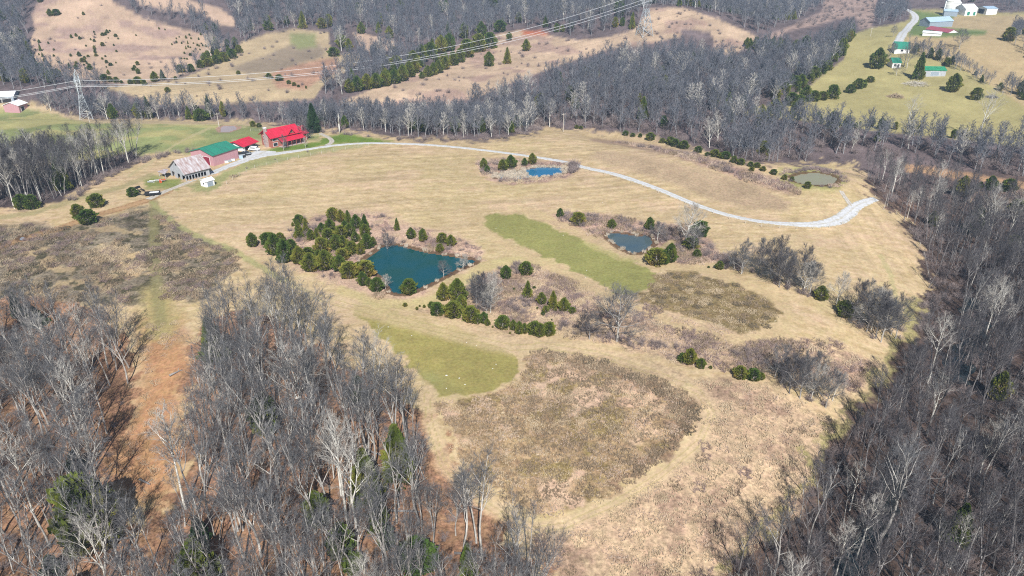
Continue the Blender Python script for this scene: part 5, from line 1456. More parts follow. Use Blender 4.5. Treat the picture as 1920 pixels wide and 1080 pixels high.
def building(name, A, B, C, hw, hr, wall, roof, label, cat='building', over=.4, W=None, L=None, openings=(), thick=.12, ribs=True):
    a, rz, L_, W_, z = frame(A, B, C)
    L = L or L_; W = W or W_
    e = empty(name, (a.x, a.y, z), rz, label, cat)
    # walls: one gabled shell
    mb = MB(); mb.prism([(0, -3.0), (W, -3.0), (W, hw), (W / 2, hr - .15), (0, hw)], 0, L)
    mb.v = [(y_, x_, z_) for x_, y_, z_ in mb.v]; mb.f = [tuple(reversed(f)) for f in mb.f]
    mb.build('wall', wall, e)
    s = (hr - hw) / (W / 2)
    rf = MB(); o = over
    rf.slab([(-o, -o, hw - s * o), (L + o, -o, hw - s * o), (L + o, W / 2, hr), (-o, W / 2, hr)], thick)
    rf.slab([(-o, W / 2, hr), (L + o, W / 2, hr), (L + o, W + o, hw - s * o), (-o, W + o, hw - s * o)], thick)
    if ribs:
        k = max(3, int(L / 0.9))
        for i in range(k + 1):
            xx = -o + .05 + (L + 2 * o - .1) * i / k
            rf.bar((xx, -o, hw - s * o + .03), (xx, W / 2, hr + .03), .04, n=3)
            rf.bar((xx, W + o, hw - s * o + .03), (xx, W / 2, hr + .03), .04, n=3)
    rf.build('roof', roof, e)
    for op in openings:      # (part, face, along 0..1, z0, width, height, material)
        part, face, t, z0, ww, hh, mt = op
        m_ = MB(); f_ = MB()
        if face == 'front': x0 = L * t - ww / 2; m_.box(x0, x0 + ww, -.05, .02, z0, z0 + hh); fr = [(x0 - .1, x0, -.09, 0, z0 - .1, z0 + hh + .1), (x0 + ww, x0 + ww + .1, -.09, 0, z0 - .1, z0 + hh + .1), (x0, x0 + ww, -.09, 0, z0 + hh, z0 + hh + .1), (x0, x0 + ww, -.09, 0, z0 - .1, z0)]
        elif face == 'left': y0 = W * t - ww / 2; m_.box(-.05, .02, y0, y0 + ww, z0, z0 + hh); fr = [(-.09, 0, y0 - .1, y0, z0 - .1, z0 + hh + .1), (-.09, 0, y0 + ww, y0 + ww + .1, z0 - .1, z0 + hh + .1), (-.09, 0, y0, y0 + ww, z0 + hh, z0 + hh + .1), (-.09, 0, y0, y0 + ww, z0 - .1, z0)]
        else: y0 = W * t - ww / 2; m_.box(L - .02, L + .05, y0, y0 + ww, z0, z0 + hh); fr = [(L, L + .09, y0 - .1, y0, z0 - .1, z0 + hh + .1), (L, L + .09, y0 + ww, y0 + ww + .1, z0 - .1, z0 + hh + .1), (L, L + .09, y0, y0 + ww, z0 + hh, z0 + hh + .1), (L, L + .09, y0, y0 + ww, z0 - .1, z0)]
        w_ = m_.build(part, mt, e)
        for f in fr: f_.box(*f)
        f_.build('frame', M['white'], w_)
    print(name, 'L %.1f W %.1f' % (L, W))
    return e, L, W

# -- old barn: weathered, open sheds below a rusty roof
a, rz, L, W, z = frame((349,339.5), (394,328.5), (306,333))
L, W = min(L, 18), min(max(W, 11), 15)
print('barn', L, W)
e = empty('old_barn', (a.x, a.y, z), rz, 'weathered grey wooden barn with open bays under a rusty sheet-metal roof', 'barn')
HW, HR, HB = 3.3, 7.2, 1.9
mb = MB()
mb.box(0, L, 0, .12, HB, HW)                                       # boards above the open bays
mb.box(0, L, W - .12, W, -.4, HW)
mb.box(L - .12, L, .12, W - .12, -.4, HW); mb.box(L * .86, L, -.01, .12, -.4, HB)
for x0 in (0.0, L - .12):
    mb.prism([(.12, HW), (W - .12, HW), (W / 2, HR - .2)], x0, x0 + .12)
b0 = len(mb.v) - 12
for i in range(b0, len(mb.v)):
    x_, y_, z_ = mb.v[i]; mb.v[i] = (y_, x_, z_)
mb.box(0, .12, .12, W - .12, HB + .1, HW)
for y0, y1 in ((W * .22, W * .36), (W * .52, W * .72), (W * .9, W - .12)): mb.box(0, .12, y0, y1, -.4, HB + .1)
mb.build('wall', M['old_wood'], e)
mb = MB()                                                          # board joints as thin battens on the gable and front
for i in range(int(W / .45)):
    y_ = .2 + i * .45
    top = HW + (HR - HW) * (1 - abs(y_ - W / 2) / (W / 2)) - .3
    mb.bar((-.02, y_, HB + .2), (-.02, y_, top), .025, n=4)
for i in range(int(L / .45)): mb.bar((.2 + i * .45, -.02, HB + .05), (.2 + i * .45, -.02, HW - .05), .025, n=4)
mb.build('battens', M['old_wood'], e)
for i in range(8):
    MB().box(L * i / 8 * .98 + .02, L * i / 8 * .98 + .26, -.05, .19, -.5, HB + .02).build('post', M['old_wood'], e)
mb = MB(); mb.box(.3, L - .3, W * .35, W * .35 + .1, -.4, HW - .2); mb.build('inner_wall', M['dark'], e)  # coloured near-black so the bays behind the posts read as unlit
mb = MB(); s = (HR - HW) / (W / 2); o = .6
mb.slab([(-o, -o, HW - s * o), (L + o, -o, HW - s * o), (L + o, W / 2, HR), (-o, W / 2, HR)], .06)
mb.slab([(-o, W / 2, HR), (L + o, W / 2, HR), (L + o, W + o, HW - s * o), (-o, W + o, HW - s * o)], .06)
for i in range(23):
    xx = -o + .05 + (L + 2 * o - .1) * i / 22
    mb.bar((xx, -o, HW - s * o + .02), (xx, W / 2, HR + .02), .035, n=3); mb.bar((xx, W + o, HW - s * o + .02), (xx, W / 2, HR + .02), .035, n=3)
mb.build('roof', M['rust_roof'], e)
mb = MB(); mb.slab([(-.2, W + .6, HW - 1.0), (-3.6, W * .75, 1.9), (-3.6, W + 3.0, 1.8), (-.2, W + 3.4, 2.0)], .08); mb.build('lean_to_roof', M['rust_roof'], e)
for p in ((-3.3, W * .8), (-3.3, W + 2.6), (-.5, W + 3.0)): MB().box(p[0], p[0] + .18, p[1], p[1] + .18, -.5, 1.85).build('post', M['old_wood'], e)
w_ = MB().box(-.06, .02, W * .5 - .5, W * .5 + .5, HR - 2.2, HR - 1.1).build('hay_window', M['dark'], e)
MB().box(-.06, .02, W * .14, W * .14 + .5, HW + .1, HW + .8).build('hay_window', M['dark'], e)
for i, (x_, y_, r_) in enumerate([(1.2, -.9, .5), (3.0, -1.2, .7), (4.6, -.8, .4), (6.4, -1.1, .6), (9.0, -.9, .5), (12.0, -1.0, .5)]):
    p = Matrix.Rotation(rz, 3, 'Z') @ Vector((x_, y_, 0)); wx, wy = a.x + p.x, a.y + p.y
    me = bpy.data.meshes.new('hay_heap'); import bmesh
    bm = bmesh.new(); bmesh.ops.create_icosphere(bm, subdivisions=2, radius=r_)
    rr = random.Random(i)
    for v in bm.verts: v.co *= rr.uniform(.75, 1.15); v.co.z *= .45
    bm.to_mesh(me); bm.free(); me.materials.append(M['hay'])
    h_ = link(bpy.data.objects.new('hay_heap', me)); h_.location = (wx, wy, float(z_all(np.array([wx]), np.array([wy]))[0]) + .05)
    tag(h_, 'small heap of reddish hay spilled before the old barn bays', 'hay', 'hay heaps before the old barn')

# -- long pink metal barn with green roof
e, L, W = building('metal_barn', (402,311.5), (448,296.5), (366,301), 4.6, 6.4, M['pink_wall'], M['green_roof'], 'long faded pink metal barn under a teal green sheet roof', 'barn', over=.45,
   W=13, openings=[('door', 'left', .30, 0, 3.6, 3.4, M['red_door']), ('doorway', 'left', .58, 0, 3.2, 3.4, M['dark']), ('window', 'right', .5, 2.0, 1.2, 1.0, M['glass'])])
mb = MB(); mb.slab([(L + .5, .2, 4.0), (L + 4.2, .2, 3.3), (L + 4.2, W - 1, 3.3), (L + .5, W - 1, 4.0)], .1); mb.build('lean_to_roof', M['green_roof'], e)
for y_ in (.4, W * .35, W * .65, W - 1.4): MB().box(L + 3.9, L + 4.08, y_, y_ + .18, -.5, 3.25).build('post', M['white'], e)
for i in range(14):   # odds and ends stacked along the wall
    pass
# -- red-roofed carport
e, L, W = building('carport', (457,284), (481,275.5), (446,277), 2.6, 4.0, M['white'], M['red_roof'], 'small white garage with a bright red roof between barn and house', 'garage', over=.9, W=8.5,
   openings=[('garage_door', 'front', .3, 0, 2.6, 2.1, M['dark']), ('garage_door', 'front', .75, 0, 2.6, 2.1, M['white'])])
# -- farmhouse
e, L, W = building('farmhouse', (511,277.5), (563,266), (494,268), 5.0, 7.4, M['brick'], M['red_roof'], 'two-storey red-brown log farmhouse with a bright red roof and tall stone chimney', 'house', over=.9, W=8.5,
   openings=[('window', 'front', .10, 3.0, 1.5, 1.2, M['glass']), ('window', 'front', .26, 3.0, 1.5, 1.2, M['glass']), ('window', 'front', .12, .7, 2.0, 1.4, M['glass']), ('door', 'front', .45, 0, 1.1, 2.1, M['white']),
             ('window', 'front', .62, .8, 1.4, 1.3, M['glass']), ('window', 'front', .82, .8, 1.4, 1.3, M['glass']), ('window', 'left', .72, .8, 1.3, 1.3, M['glass']), ('window', 'left', .72, 3.2, 1.2, 1.2, M['glass'])])
ch = MB().box(-1.25, -.02, W * .32, W * .32 + 1.5, -.6, 4.6).box(-1.05, -.02, W * .32 + .2, W * .32 + 1.3, 4.6, 8.3).build('chimney', M['stone'], e)
MB().box(-1.2, .13, W * .32 + .1, W * .32 + 1.4, 8.3, 8.5).build('chimney_cap', M['white'], ch)
g = MB()      # cross gable with its window
gx0, gx1 = L * .60, L * .80; gm_ = (gx0 + gx1) / 2
g.poly([(gx0, -.6, 5.0), (gx1, -.6, 5.0), (gm_, -.6, 6.7)]); g.build('dormer_wall', M['brick'], e)
g = MB(); g.slab([(gx0 - .5, -1.1, 4.7), (gm_, -1.1, 6.95), (gm_, W / 2, 6.95), (gx0 - .5, W * .28, 4.9)], .1); g.slab([(gm_, -1.1, 6.95), (gx1 + .5, -1.1, 4.7), (gx1 + .5, W * .28, 4.9), (gm_, W / 2, 6.95)], .1)
g.build('dormer_roof', M['red_roof'], e)
MB().box(gm_ - .5, gm_ + .5, -.66, -.58, 5.3, 6.3).build('window', M['glass'], e)
g = MB(); g.slab([(L * .22, -3.4, 2.7), (L + 1.0, -3.4, 2.7), (L + 1.0, -.03, 4.0), (L * .22, -.03, 4.0)], .1); g.build('porch_roof', M['red_roof'], e)
for i in range(6):
    xx = L * .24 + (L * .76 + .6) * i / 5
    MB().box(xx, xx + .16, -3.2, -3.04, -.4, 2.62).build('porch_post', M['brick'], e)
MB().box(L * .22, L + .9, -3.3, -.02, -.5, .25).build('porch_floor', M['stone'], e)
g = MB().box(L + .02, L + 4.8, 1.5, W - .5, -.5, 3.4); g.build('wing_wall', M['brick'], e)
g = MB(); ym = (1.5 + W - .5) / 2; g.slab([(L + .02, .7, 3.0), (L + 5.4, .7, 3.0), (L + 5.4, ym, 5.8), (L + .02, ym, 5.8)], .1); g.slab([(L + .02, ym, 5.8), (L + 5.4, ym, 5.8), (L + 5.4, W + .3, 3.0), (L + .02, W + .3, 3.0)], .1); g.build('wing_roof', M['red_roof'], e)
# -- little white shed
e, L, W = building('garden_shed', (387,351.5), (403,347), (377,346), 2.3, 2.9, M['white'], M['white_roof'], 'small white shed with a pale roof across the track from the old barn', 'shed', over=.25, W=3.4,
   openings=[('door', 'front', .5, 0, 2.3, 1.9, M['grey_roof']), ('window', 'left', .4, .9, .7, .8, M['dark'])])
# -- left edge
building('long_white_barn', (-42,199), (27,190), (-50,194), 3.8, 5.6, M['grey_roof'], M['white_roof'], 'long open-sided barn with a white roof cut by the left edge', 'barn', W=12,
   openings=[('bay', 'front', t_, 0, 5, 2.8, M['dark']) for t_ in (.3, .55, .8)])
building('pink_barn', (38,212), (46,206), (22,205), 3.6, 5.2, M['pink_wall'], M['white_roof'], 'small pink barn with a white roof near the left edge', 'barn', W=9, L=7, openings=[('door', 'front', .4, 0, 2.4, 2.4, M['dark'])])
# -- eastern farm
building('white_farmhouse', (1672,128), (1688,127), (1664,121), 3.2, 5.4, M['white'], M['green_roof'], 'small white farmhouse with a green roof beside the big dark cedar', 'house', W=8, openings=[('window', 'front', .3, 1, 1.2, 1.2, M['glass']), ('door', 'front', .7, 0, 1.1, 2.1, M['glass'])])
building('green_roof_house', (1676,101), (1704,100), (1672,92), 3.0, 6.4, M['white'], M['green_roof'], 'steep teal-roofed house among trees at the end of the far road', 'house', W=11, openings=[('window', 'front', .5, 1, 1.4, 1.2, M['glass'])])
building('grey_shed', (1731,144), (1772,143), (1725,132), 3.4, 4.8, M['old_wood'], M['bright_green_roof'], 'grey shed with a bright green roof on the eastern farm', 'shed', W=9, openings=[('doorway', 'front', .5, 0, 5, 2.6, M['grey_roof'])])
building('low_white_shed', (1729,67), (1763,68), (1727,62), 2.4, 3.2, M['white'], M['white_roof'], 'low long white shed in front of the maroon-roofed one', 'shed', W=5)
building('maroon_roof_barn', (1735,60), (1778,62), (1733,52), 4.6, 6.4, M['white'], M['maroon_roof'], 'white barn with a maroon roof on the eastern farm lawn', 'barn', W=9)
building('blue_roof_barn', (1742,51), (1785,50), (1740,40), 4.6, 7.6, M['grey_roof'], M['blue_roof'], 'wide barn with a pale blue roof behind the maroon-roofed one', 'barn', W=11)
building('dairy_barn', (1808,30), (1830,29), (1800,22), 6.0, 9.5, M['white'], M['white_roof'], 'tall white dairy barn near the silo', 'barn', W=14, openings=[('door', 'front', .3, 0, 3, 3.4, M['green_roof']), ('door', 'front', .8, 0, 2.4, 3.0, M['green_roof'])])
building('blue_side_shed', (1769,30), (1794,31), (1767,24), 4.2, 5.6, M['grey_roof'], M['blue_roof'], 'low blue-roofed shed at the foot of the silo', 'shed', W=9)
building('white_annex', (1782,19), (1800,18), (1780,10), 6.0, 8.8, M['white'], M['white_roof'], 'white barn half hidden behind the silo', 'barn', W=12)
building('far_white_barn', (1848,28), (1868,27), (1842,19), 5.0, 6.4, M['white'], M['blue_roof'], 'long white barn with a blue roof at the far right of the dairy farm', 'barn', W=14, openings=[('bay', 'left', .5, 0, 8, 4, M['dark'])])
def cyl(mb, x, y, z0, z1, r0, r1, n=20):
    mb.bar((x, y, z0), (x, y, z1), r0, r1, n); return mb
p = at1(1775, 28)
e = empty('silo', p, 0, 'tall grey concrete silo with a white dome beside the dairy barns', 'silo')
hs_ = px_h(p, 24)
cyl(MB(), 0, 0, -1, hs_, 3.4, 3.4).build('tower', M['concrete'], e, True)
mb = MB()
for i, (t0, t1) in enumerate([(0, .35), (.35, .7), (.7, .98)]): cyl(mb, 0, 0, hs_ + 2.8 * math.sin(t0 * 1.57), hs_ + 2.8 * math.sin(t1 * 1.57), 3.5 * math.cos(t0 * 1.57), 3.5 * math.cos(t1 * 1.57))
mb.build('dome', M['white'], e, True)
mb = MB()
for i in range(9): cyl(mb, 0, 0, hs_ * (i + .5) / 9 - .06, hs_ * (i + .5) / 9 + .06, 3.45, 3.45)
mb.build('hoops', M['steel'], e)
MB().box(-4.0, -3.4, -.5, .5, -1, hs_).build('chute', M['white'], e)

# ------------------------------------------------------------------ vehicles and farm gear
def car(name, px, py, rz, paint, label, suv=True):
    p = at1(px, py); e = empty(name, (p.x, p.y, p.z + .10), rz, label, 'car')
    Lc, Wc = 4.7, 1.85
    prof = [(0, .35), (0, .85), (.25, 1.0), (.5, 1.05), (.75, 1.62), (3.1, 1.68), (3.75, 1.08), (4.55, .92), (4.7, .6), (4.7, .35)] if suv else [(0, .3), (0, .8), (.9, .95), (1.5, 1.4), (2.9, 1.42), (3.6, .95), (4.5, .8), (4.6, .5), (4.6, .3)]
    mb = MB(); mb.prism([(x_, z_) for x_, z_ in prof], 0, Wc)
    mb.v = [(x_ - Lc / 2, y_ - Wc / 2, z_) for x_, y_, z_ in mb.v]
    b_ = mb.build('body', paint, e)
    bv = b_.modifiers.new('bevel', 'BEVEL'); bv.width = .08; bv.segments = 2
    for s in (-1, 1):
        mb = MB(); y_ = s * (Wc / 2 + .01)
        q_ = [(-1.5, 1.08), (-1.35, 1.5), (.62, 1.54), (1.15, 1.08)]
        mb.slab([(x_, y_ + .0, z_) for x_, z_ in q_], .001); mb.v = [(v[0], v[1] + (0 if i < 4 else -.02 * s), v[2]) for i, v in enumerate(mb.v)]
        mb.build('side_window', M['glass'], e)
    MB().slab([(.82, -.8, 1.60), (1.36, -.8, 1.13), (1.36, .8, 1.13), (.82, .8, 1.60)], .001).build('windscreen', M['glass'], e)
    MB().slab([(-1.86, -.75, 1.12), (-1.66, -.75, 1.55), (-1.66, .75, 1.55), (-1.86, .75, 1.12)], .001).build('rear_window', M['glass'], e)
    for xx in (-1.45, 1.45):
        for s in (-1, 1):
            w_ = MB().bar((xx, s * (Wc / 2 - .2), .34), (xx, s * (Wc / 2 + .03), .34), .34, n=14).build('wheel', M['rubber'], e)
            MB().bar((xx, s * (Wc / 2 + .03), .34), (xx, s * (Wc / 2 + .045), .34), .19, n=10).build('rim', M['steel'], w_)
    for s in (-1, 1):
        MB().box(2.3, 2.37, s * .65 - .18, s * .65 + .18, .68, .84).build('headlight', M['white'], e)
        MB().box(-2.37, -2.3, s * .75 - .1, s * .75 + .1, .75, 1.0).build('tail_light', M['red_door'], e)
    return e
car('parked_car', 477, 282.5, R(-12), M['car_white'], 'white sport utility car parked on the gravel by the red-roofed garage')
car('parked_car', 474, 277.5, R(-14), M['car_dark'], 'dark car parked behind the white one under the red garage roof', False)
car('parked_car', 461, 291, R(60), M['car_dark'], 'dark car at the open end of the green-roofed barn')
# flatbed trailer
p = at1(286, 366); e = empty('flatbed_trailer', (p.x, p.y, p.z), R(16), 'black flatbed trailer with a pale load parked beside the farm track', 'trailer')
MB().box(-2.6, 2.6, -1.15, 1.15, .62, .78).build('bed', M['black'], e)
MB().box(-.8, 2.2, -.9, .9, .78, 1.05).build('load', M['white'], e)
for s in (-1, 1):
    MB().box(-2.6, 2.6, s * 1.15 - .05, s * 1.15 + .05, .78, 1.2).build('side_rail', M['black'], e)
    for xx in (-.5, .5): MB().bar((xx, s * 1.18, .36), (xx, s * 1.42, .36), .36, n=12).build('wheel', M['rubber'], e)
MB().bar((-2.6, -.5, .66), (-4.0, 0, .55), .07).bar((-2.6, .5, .66), (-4.0, 0, .55), .07).build('hitch', M['black'], e)
# loader attachment / implement
p = at1(270, 359); e = empty('farm_implement', p, R(150), 'black farm implement with raised arms beside the trailer', 'farm machine')
MB().bar((0, 0, .3), (2.2, 0, 1.4), .14).bar((0, 1.3, .3), (2.2, 1.3, 1.4), .14).bar((0, 0, .5), (0, 1.3, .5), .12).build('arms', M['black'], e)
MB().box(2.0, 2.7, -.3, 1.6, 1.0, 1.7).build('bucket', M['black'], e)
for y_ in (-.2, 1.5): MB().bar((.1, y_, .4), (.1, y_ + .2, .4), .4, n=12).build('wheel', M['rubber'], e)
p = at1(301, 342); e = empty('orange_implement', p, R(30), 'bright orange farm implement on the grass left of the old barn', 'farm machine')
MB().box(-.3, 1.9, -.2, .2, .7, 1.0).box(-.2, .2, -.9, .9, .5, .8).build('frame', M['orange'], e)
for y_ in (-.9, .9): MB().bar((0, y_, .45), (0, y_ + .15, .45), .45, n=12).build('wheel', M['orange'], e)
MB().bar((1.6, 0, .9), (1.9, .2, 1.7), .08).bar((.6, -.1, .9), (.5, -.2, 1.6), .08).build('lever', M['orange'], e)
p = at1(292, 341); e = empty('scrap_pile', p, 0, 'pile of grey scrap boards left of the old barn', 'scrap pile')
rr = random.Random(4)
for i in range(9):
    x_, y_ = rr.uniform(-2.4, 2.4), rr.uniform(-1, 1.2); a_ = rr.uniform(-.5, .5)
    MB().bar((x_ - 1.2, y_ - a_, .12 + .07 * i), (x_ + 1.2, y_ + a_, .2 + .08 * i), .12).build('board', M['old_wood'] if i % 3 else M['white'], e)
# things along the pink barn wall and under its lean-to
for (px, py, nm, lab, mt, dims) in [(425,305.5,'crate','pale crate against the pink barn wall, leftmost','white',(1.4,.8,.9)), (431,303.5,'crate','grey crate against the pink barn wall, middle of three','grey_roof',(1.2,.9,.7)), (437,301.5,'crate','pale crate against the pink barn wall, nearest the lean-to','white',(1.5,.8,.8)),
                               (452,297.5,'feed_bin','blue-white bin under the barn lean-to','blue_roof',(1.4,1.2,1.5)), (457,295.5,'feed_bin','dark bin at the corner of the barn lean-to','black',(1.2,1.2,1.2)), (466,291,'stock_tank','dark tank beside the barn lean-to on reddish ground','black',(1.8,1.2,.8))]:
    p = at1(px, py); e = empty(nm, p, R(28), lab, nm.replace('_', ' '))
    l_, w2, h2 = dims
    MB().box(-l_ / 2, l_ / 2, -w2 / 2, w2 / 2, .08, h2).build('body', M[mt], e)
    MB().box(-l_ / 2 - .05, l_ / 2 + .05, -w2 / 2 - .05, w2 / 2 + .05, h2, h2 + .08).build('lid', M['steel'], e)

# ------------------------------------------------------------------ power line
def pylon(px, py, hpx, label, dirv):
    p = at1(px, py); H = px_h(p, hpx)
    e = empty('pylon', (p.x, p.y, p.z), math.atan2(dirv.y, dirv.x), label, 'pylon')
    # local x runs along the line, local y across it
    bw, ww, hw_, wz, cz, ct = H * .13, H * .035, H * .24, H * .52, H * .80, H * .87
    r = .10 * H / 28
    C4 = [(-1, -1), (1, -1), (1, 1), (-1, 1)]
    lev = [0, .14, .27, .38, .46, .52]
    def P4(t, k):
        f = t / .52; wv = bw + (ww - bw) * f
        return (C4[k][0] * wv, C4[k][1] * wv, H * t)
    for k in range(4):
        mb = MB()
        mb.bar((*P4(0, k)[:2], -.8), P4(.52, k), r * 1.5); mb.build('leg', M['steel'], e)
    br = MB()
    for i in range(len(lev) - 1):
        for k in range(4):
            j = (k + 1) % 4
            if i: br.bar(P4(lev[i], k), P4(lev[i], j), r)
            br.bar(P4(lev[i], k), P4(lev[i + 1], j), r); br.bar(P4(lev[i], j), P4(lev[i + 1], k), r)
    br.build('lattice', M['steel'], e)
    hd = MB()
    for s in (-1, 1):
        for xx in (-1, 1):
            hd.bar((xx * ww, s * ww, wz), (xx * ww, s * hw_, cz), r * 1.3)
            hd.bar((xx * ww, s * ww * .2, wz + H * .03), (xx * ww, s * hw_ * .72, cz), r)
            for t in (.2, .4, .6, .8):
                y0 = ww + (hw_ - ww) * t; z0 = wz + (cz - wz) * t
                y1 = hw_ * .72 * (t + .12); z1 = wz + H * .03 + (cz - wz - H * .03) * (t + .12)
                hd.bar((xx * ww, s * y0, z0), (xx * ww, s * y1, z1), r * .8)
            hd.bar((xx * ww, s * hw_, cz), (0, s * hw_ * .9, H), r * 1.1); hd.bar((xx * ww, s * hw_ * .6, ct), (0, s * hw_ * .9, H), r)
        for t in (.25, .5, .75): y0 = ww + (hw_ - ww) * t; z0 = wz + (cz - wz) * t; hd.bar((-ww, s * y0, z0), (ww, s * y0, z0), r * .8)
    hd.build('head', M['steel'], e)
    ca_ = MB(); ye = hw_ * 1.5
    for xx in (-1, 1):
        ca_.bar((xx * ww, -hw_, cz), (xx * ww, hw_, cz), r * 1.2); ca_.bar((xx * ww, -hw_, ct), (xx * ww, hw_, ct), r * 1.2)
        for s in (-1, 1):
            ca_.bar((xx * ww, s * hw_, cz), (0, s * ye, (cz + ct) / 2), r * 1.1); ca_.bar((xx * ww, s * hw_, ct), (0, s * ye, (cz + ct) / 2), r * 1.1)
            ca_.bar((xx * ww, s * hw_, cz), (xx * ww, s * hw_, ct), r)
        for i in range(8):
            y0, y1 = -hw_ + 2 * hw_ * i / 8, -hw_ + 2 * hw_ * (i + 1) / 8
            ca_.bar((xx * ww, y0, cz if i % 2 else ct), (xx * ww, y1, ct if i % 2 else cz), r * .8)
    ca_.build('crossarm', M['steel'], e)
    pts = []
    for y_ in (-ye * .98, 0, ye * .98):
        zt_ = (cz + ct) / 2 if y_ else cz
        mb = MB()
        for i in range(6): mb.bar((0, y_, zt_ - H * .09 * i / 6), (0, y_, zt_ - H * .09 * (i + .6) / 6), .16 * H / 28, n=6)
        mb.bar((0, y_, zt_), (0, y_, zt_ - H * .092), .04)
        mb.build('insulator', M['white'], e)
        q_ = Matrix.Rotation(e.rotation_euler.z, 3, 'Z') @ Vector((0, y_, zt_ - H * .092)) + Vector(e.location)
        pts.append(q_)
    for s in (-1, 1): pts.append(Matrix.Rotation(e.rotation_euler.z, 3, 'Z') @ Vector((0, s * hw_ * .9, H)) + Vector(e.location))
    return e, pts
pA, pB = at1(163, 223), at1(1208, 67)
d1 = (pB - pA); d1.z = 0; d1.normalize()
e1, w1 = pylon(163, 223, 86, 'steel lattice pylon standing by the dirt road at the left', d1)
e2, w2_ = pylon(1208, 67, 92, 'steel lattice pylon on the tan ridge cut by the top edge', d1)
off = Vector((-d1.x * 330, -d1.y * 330 - 30, 0))
w0 = [q_ + off + Vector((0, 0, 4)) for q_ in w1]
off2 = Vector((d1.x * 300, d1.y * 300 + 120, 0)); w3 = [q_ + off2 + Vector((0, 0, 14)) for q_ in w2_]
def span(a_, b_, sag, r, label, grp):
    pts = [a_.lerp(b_, t / 36) - Vector((0, 0, 4 * sag * (t / 36) * (1 - t / 36))) for t in range(37)]
    mb = MB()
    for i in range(36): mb.bar(pts[i], pts[i + 1], r, n=4)
    o_ = mb.build('power_line', M['wire'])
    tag(o_, label, 'power line', grp)
for i in range(3):
    nmw = ('nearest', 'middle', 'farthest')[i]
    span(w0[i], w1[i], 9, .07, nmw + ' wire running from the left edge to the left pylon', 'wires left of the left pylon')
    span(w1[i], w2_[i], 15, .085, nmw + ' wire sagging between the two pylons over the woods', 'wires between the two pylons')
    span(w2_[i], w3[i], 8, .09, nmw + ' wire leaving the ridge pylon towards the top right', 'wires right of the ridge pylon')

def utility_pole(px, py, hpx, label):
    p = at1(px, py); H = px_h(p, hpx)
    e = empty('utility_pole', p, R(20), label, 'utility pole')
    MB().bar((0, 0, -.6), (0, 0, H), .17, .11, 8).build('shaft', M['pole'], e)
    MB().box(-1.1, 1.1, -.06, .06, H - .7, H - .55).build('crossarm', M['pole'], e)
    for x_ in (-.95, .95): MB().bar((x_, 0, H - .55), (x_, 0, H - .3), .06, n=6).build('insulator', M['steel'], e)
utility_pole(411, 238, 26, 'wooden utility pole beside the muddy stock pond')
utility_pole(1056, 247, 34, 'pale utility pole at the back of the hay knoll')
utility_pole(168, 229, 22, 'short wooden pole in front of the left pylon')
utility_pole(1479, 179, 22, 'thin utility pole at the foot of the farm edge cedars')
utility_pole(1632, 68, 15, 'small utility pole on the far farm field')
p = at1(637, 250); H = px_h(p, 36)
e = empty('dead_trunk', p, 0, 'bare white dead trunk standing alone at the edge of the lawn', 'dead tree')
MB().bar((0, 0, -.4), (.05, 0, H * .5), .32, .26, 9).bar((.05, 0, H * .5), (.2, .1, H), .26, .10, 9).build('trunk', M['white_bark'], e, True)
MB().bar((.1, 0, H * .7), (.9, .3, H * .82), .08, .03, 6).bar((.12, 0, H * .8), (-.5, .1, H * .9), .06, .03, 6).build('limb', M['white_bark'], e)

# ------------------------------------------------------------------ fences
def fence(pix, step, label, hpost=1.3, mat_=None):
    W3 = at([a for a, b_ in pix], [b_ for a, b_ in pix]); L = smooth_line(W3, 12)
    pts = [L[0]]; acc = 0
    for i in range(1, len(L)):
        acc += (L[i] - L[i - 1]).length
        if acc >= step: pts.append(L[i]); acc = 0
    zz = z_all(np.array([p_.x for p_ in pts]), np.array([p_.y for p_ in pts]))
    e = empty('wire_fence', (pts[0].x, pts[0].y, zz[0]), 0, label, 'fence')
    pm = None
    for p_, z_ in zip(pts, zz):
        if pm is None: o_ = MB().bar((0, 0, -.3), (0, 0, hpost), .08, .07, 6).build('post', mat_ or M['pole'], e); pm = o_.data
        else: o_ = link(bpy.data.objects.new('post', pm), e)
        o_.location = (p_.x - pts[0].x, p_.y - pts[0].y, z_ - zz[0])
    mb = MB()
    for k in range(3):
        for i in range(len(pts) - 1):
            mb.bar((pts[i].x - pts[0].x, pts[i].y - pts[0].y, zz[i] - zz[0] + .4 + .38 * k), (pts[i + 1].x - pts[0].x, pts[i + 1].y - pts[0].y, zz[i + 1] - zz[0] + .4 + .38 * k), .012, n=3)
    mb.build('strands', M['steel'], e)
fence([(425,345),(470,318),(520,305),(560,296),(620,285),(700,273)], 4.5, 'post and wire fence with weeds between the green verge and the hay meadow')
fence([(470,246),(520,250),(560,258),(600,256)], 4, 'post and wire fence behind the red-roofed farmhouse')
fence([(1060,310),(1150,332),(1250,368),(1330,398),(1420,424),(1500,430),(1570,424),(1610,402)], 5, 'low fence following the lower side of the gravel drive')
fence([(1738,92),(1790,112),(1850,140),(1920,172)], 6, 'pale fence running along the farm hedgerow', mat_=M['white'])
fence([(1640,372),(1672,394),(1705,430),(1732,480),(1745,540)], 5, 'fence between the hay meadow and the ravine wood')
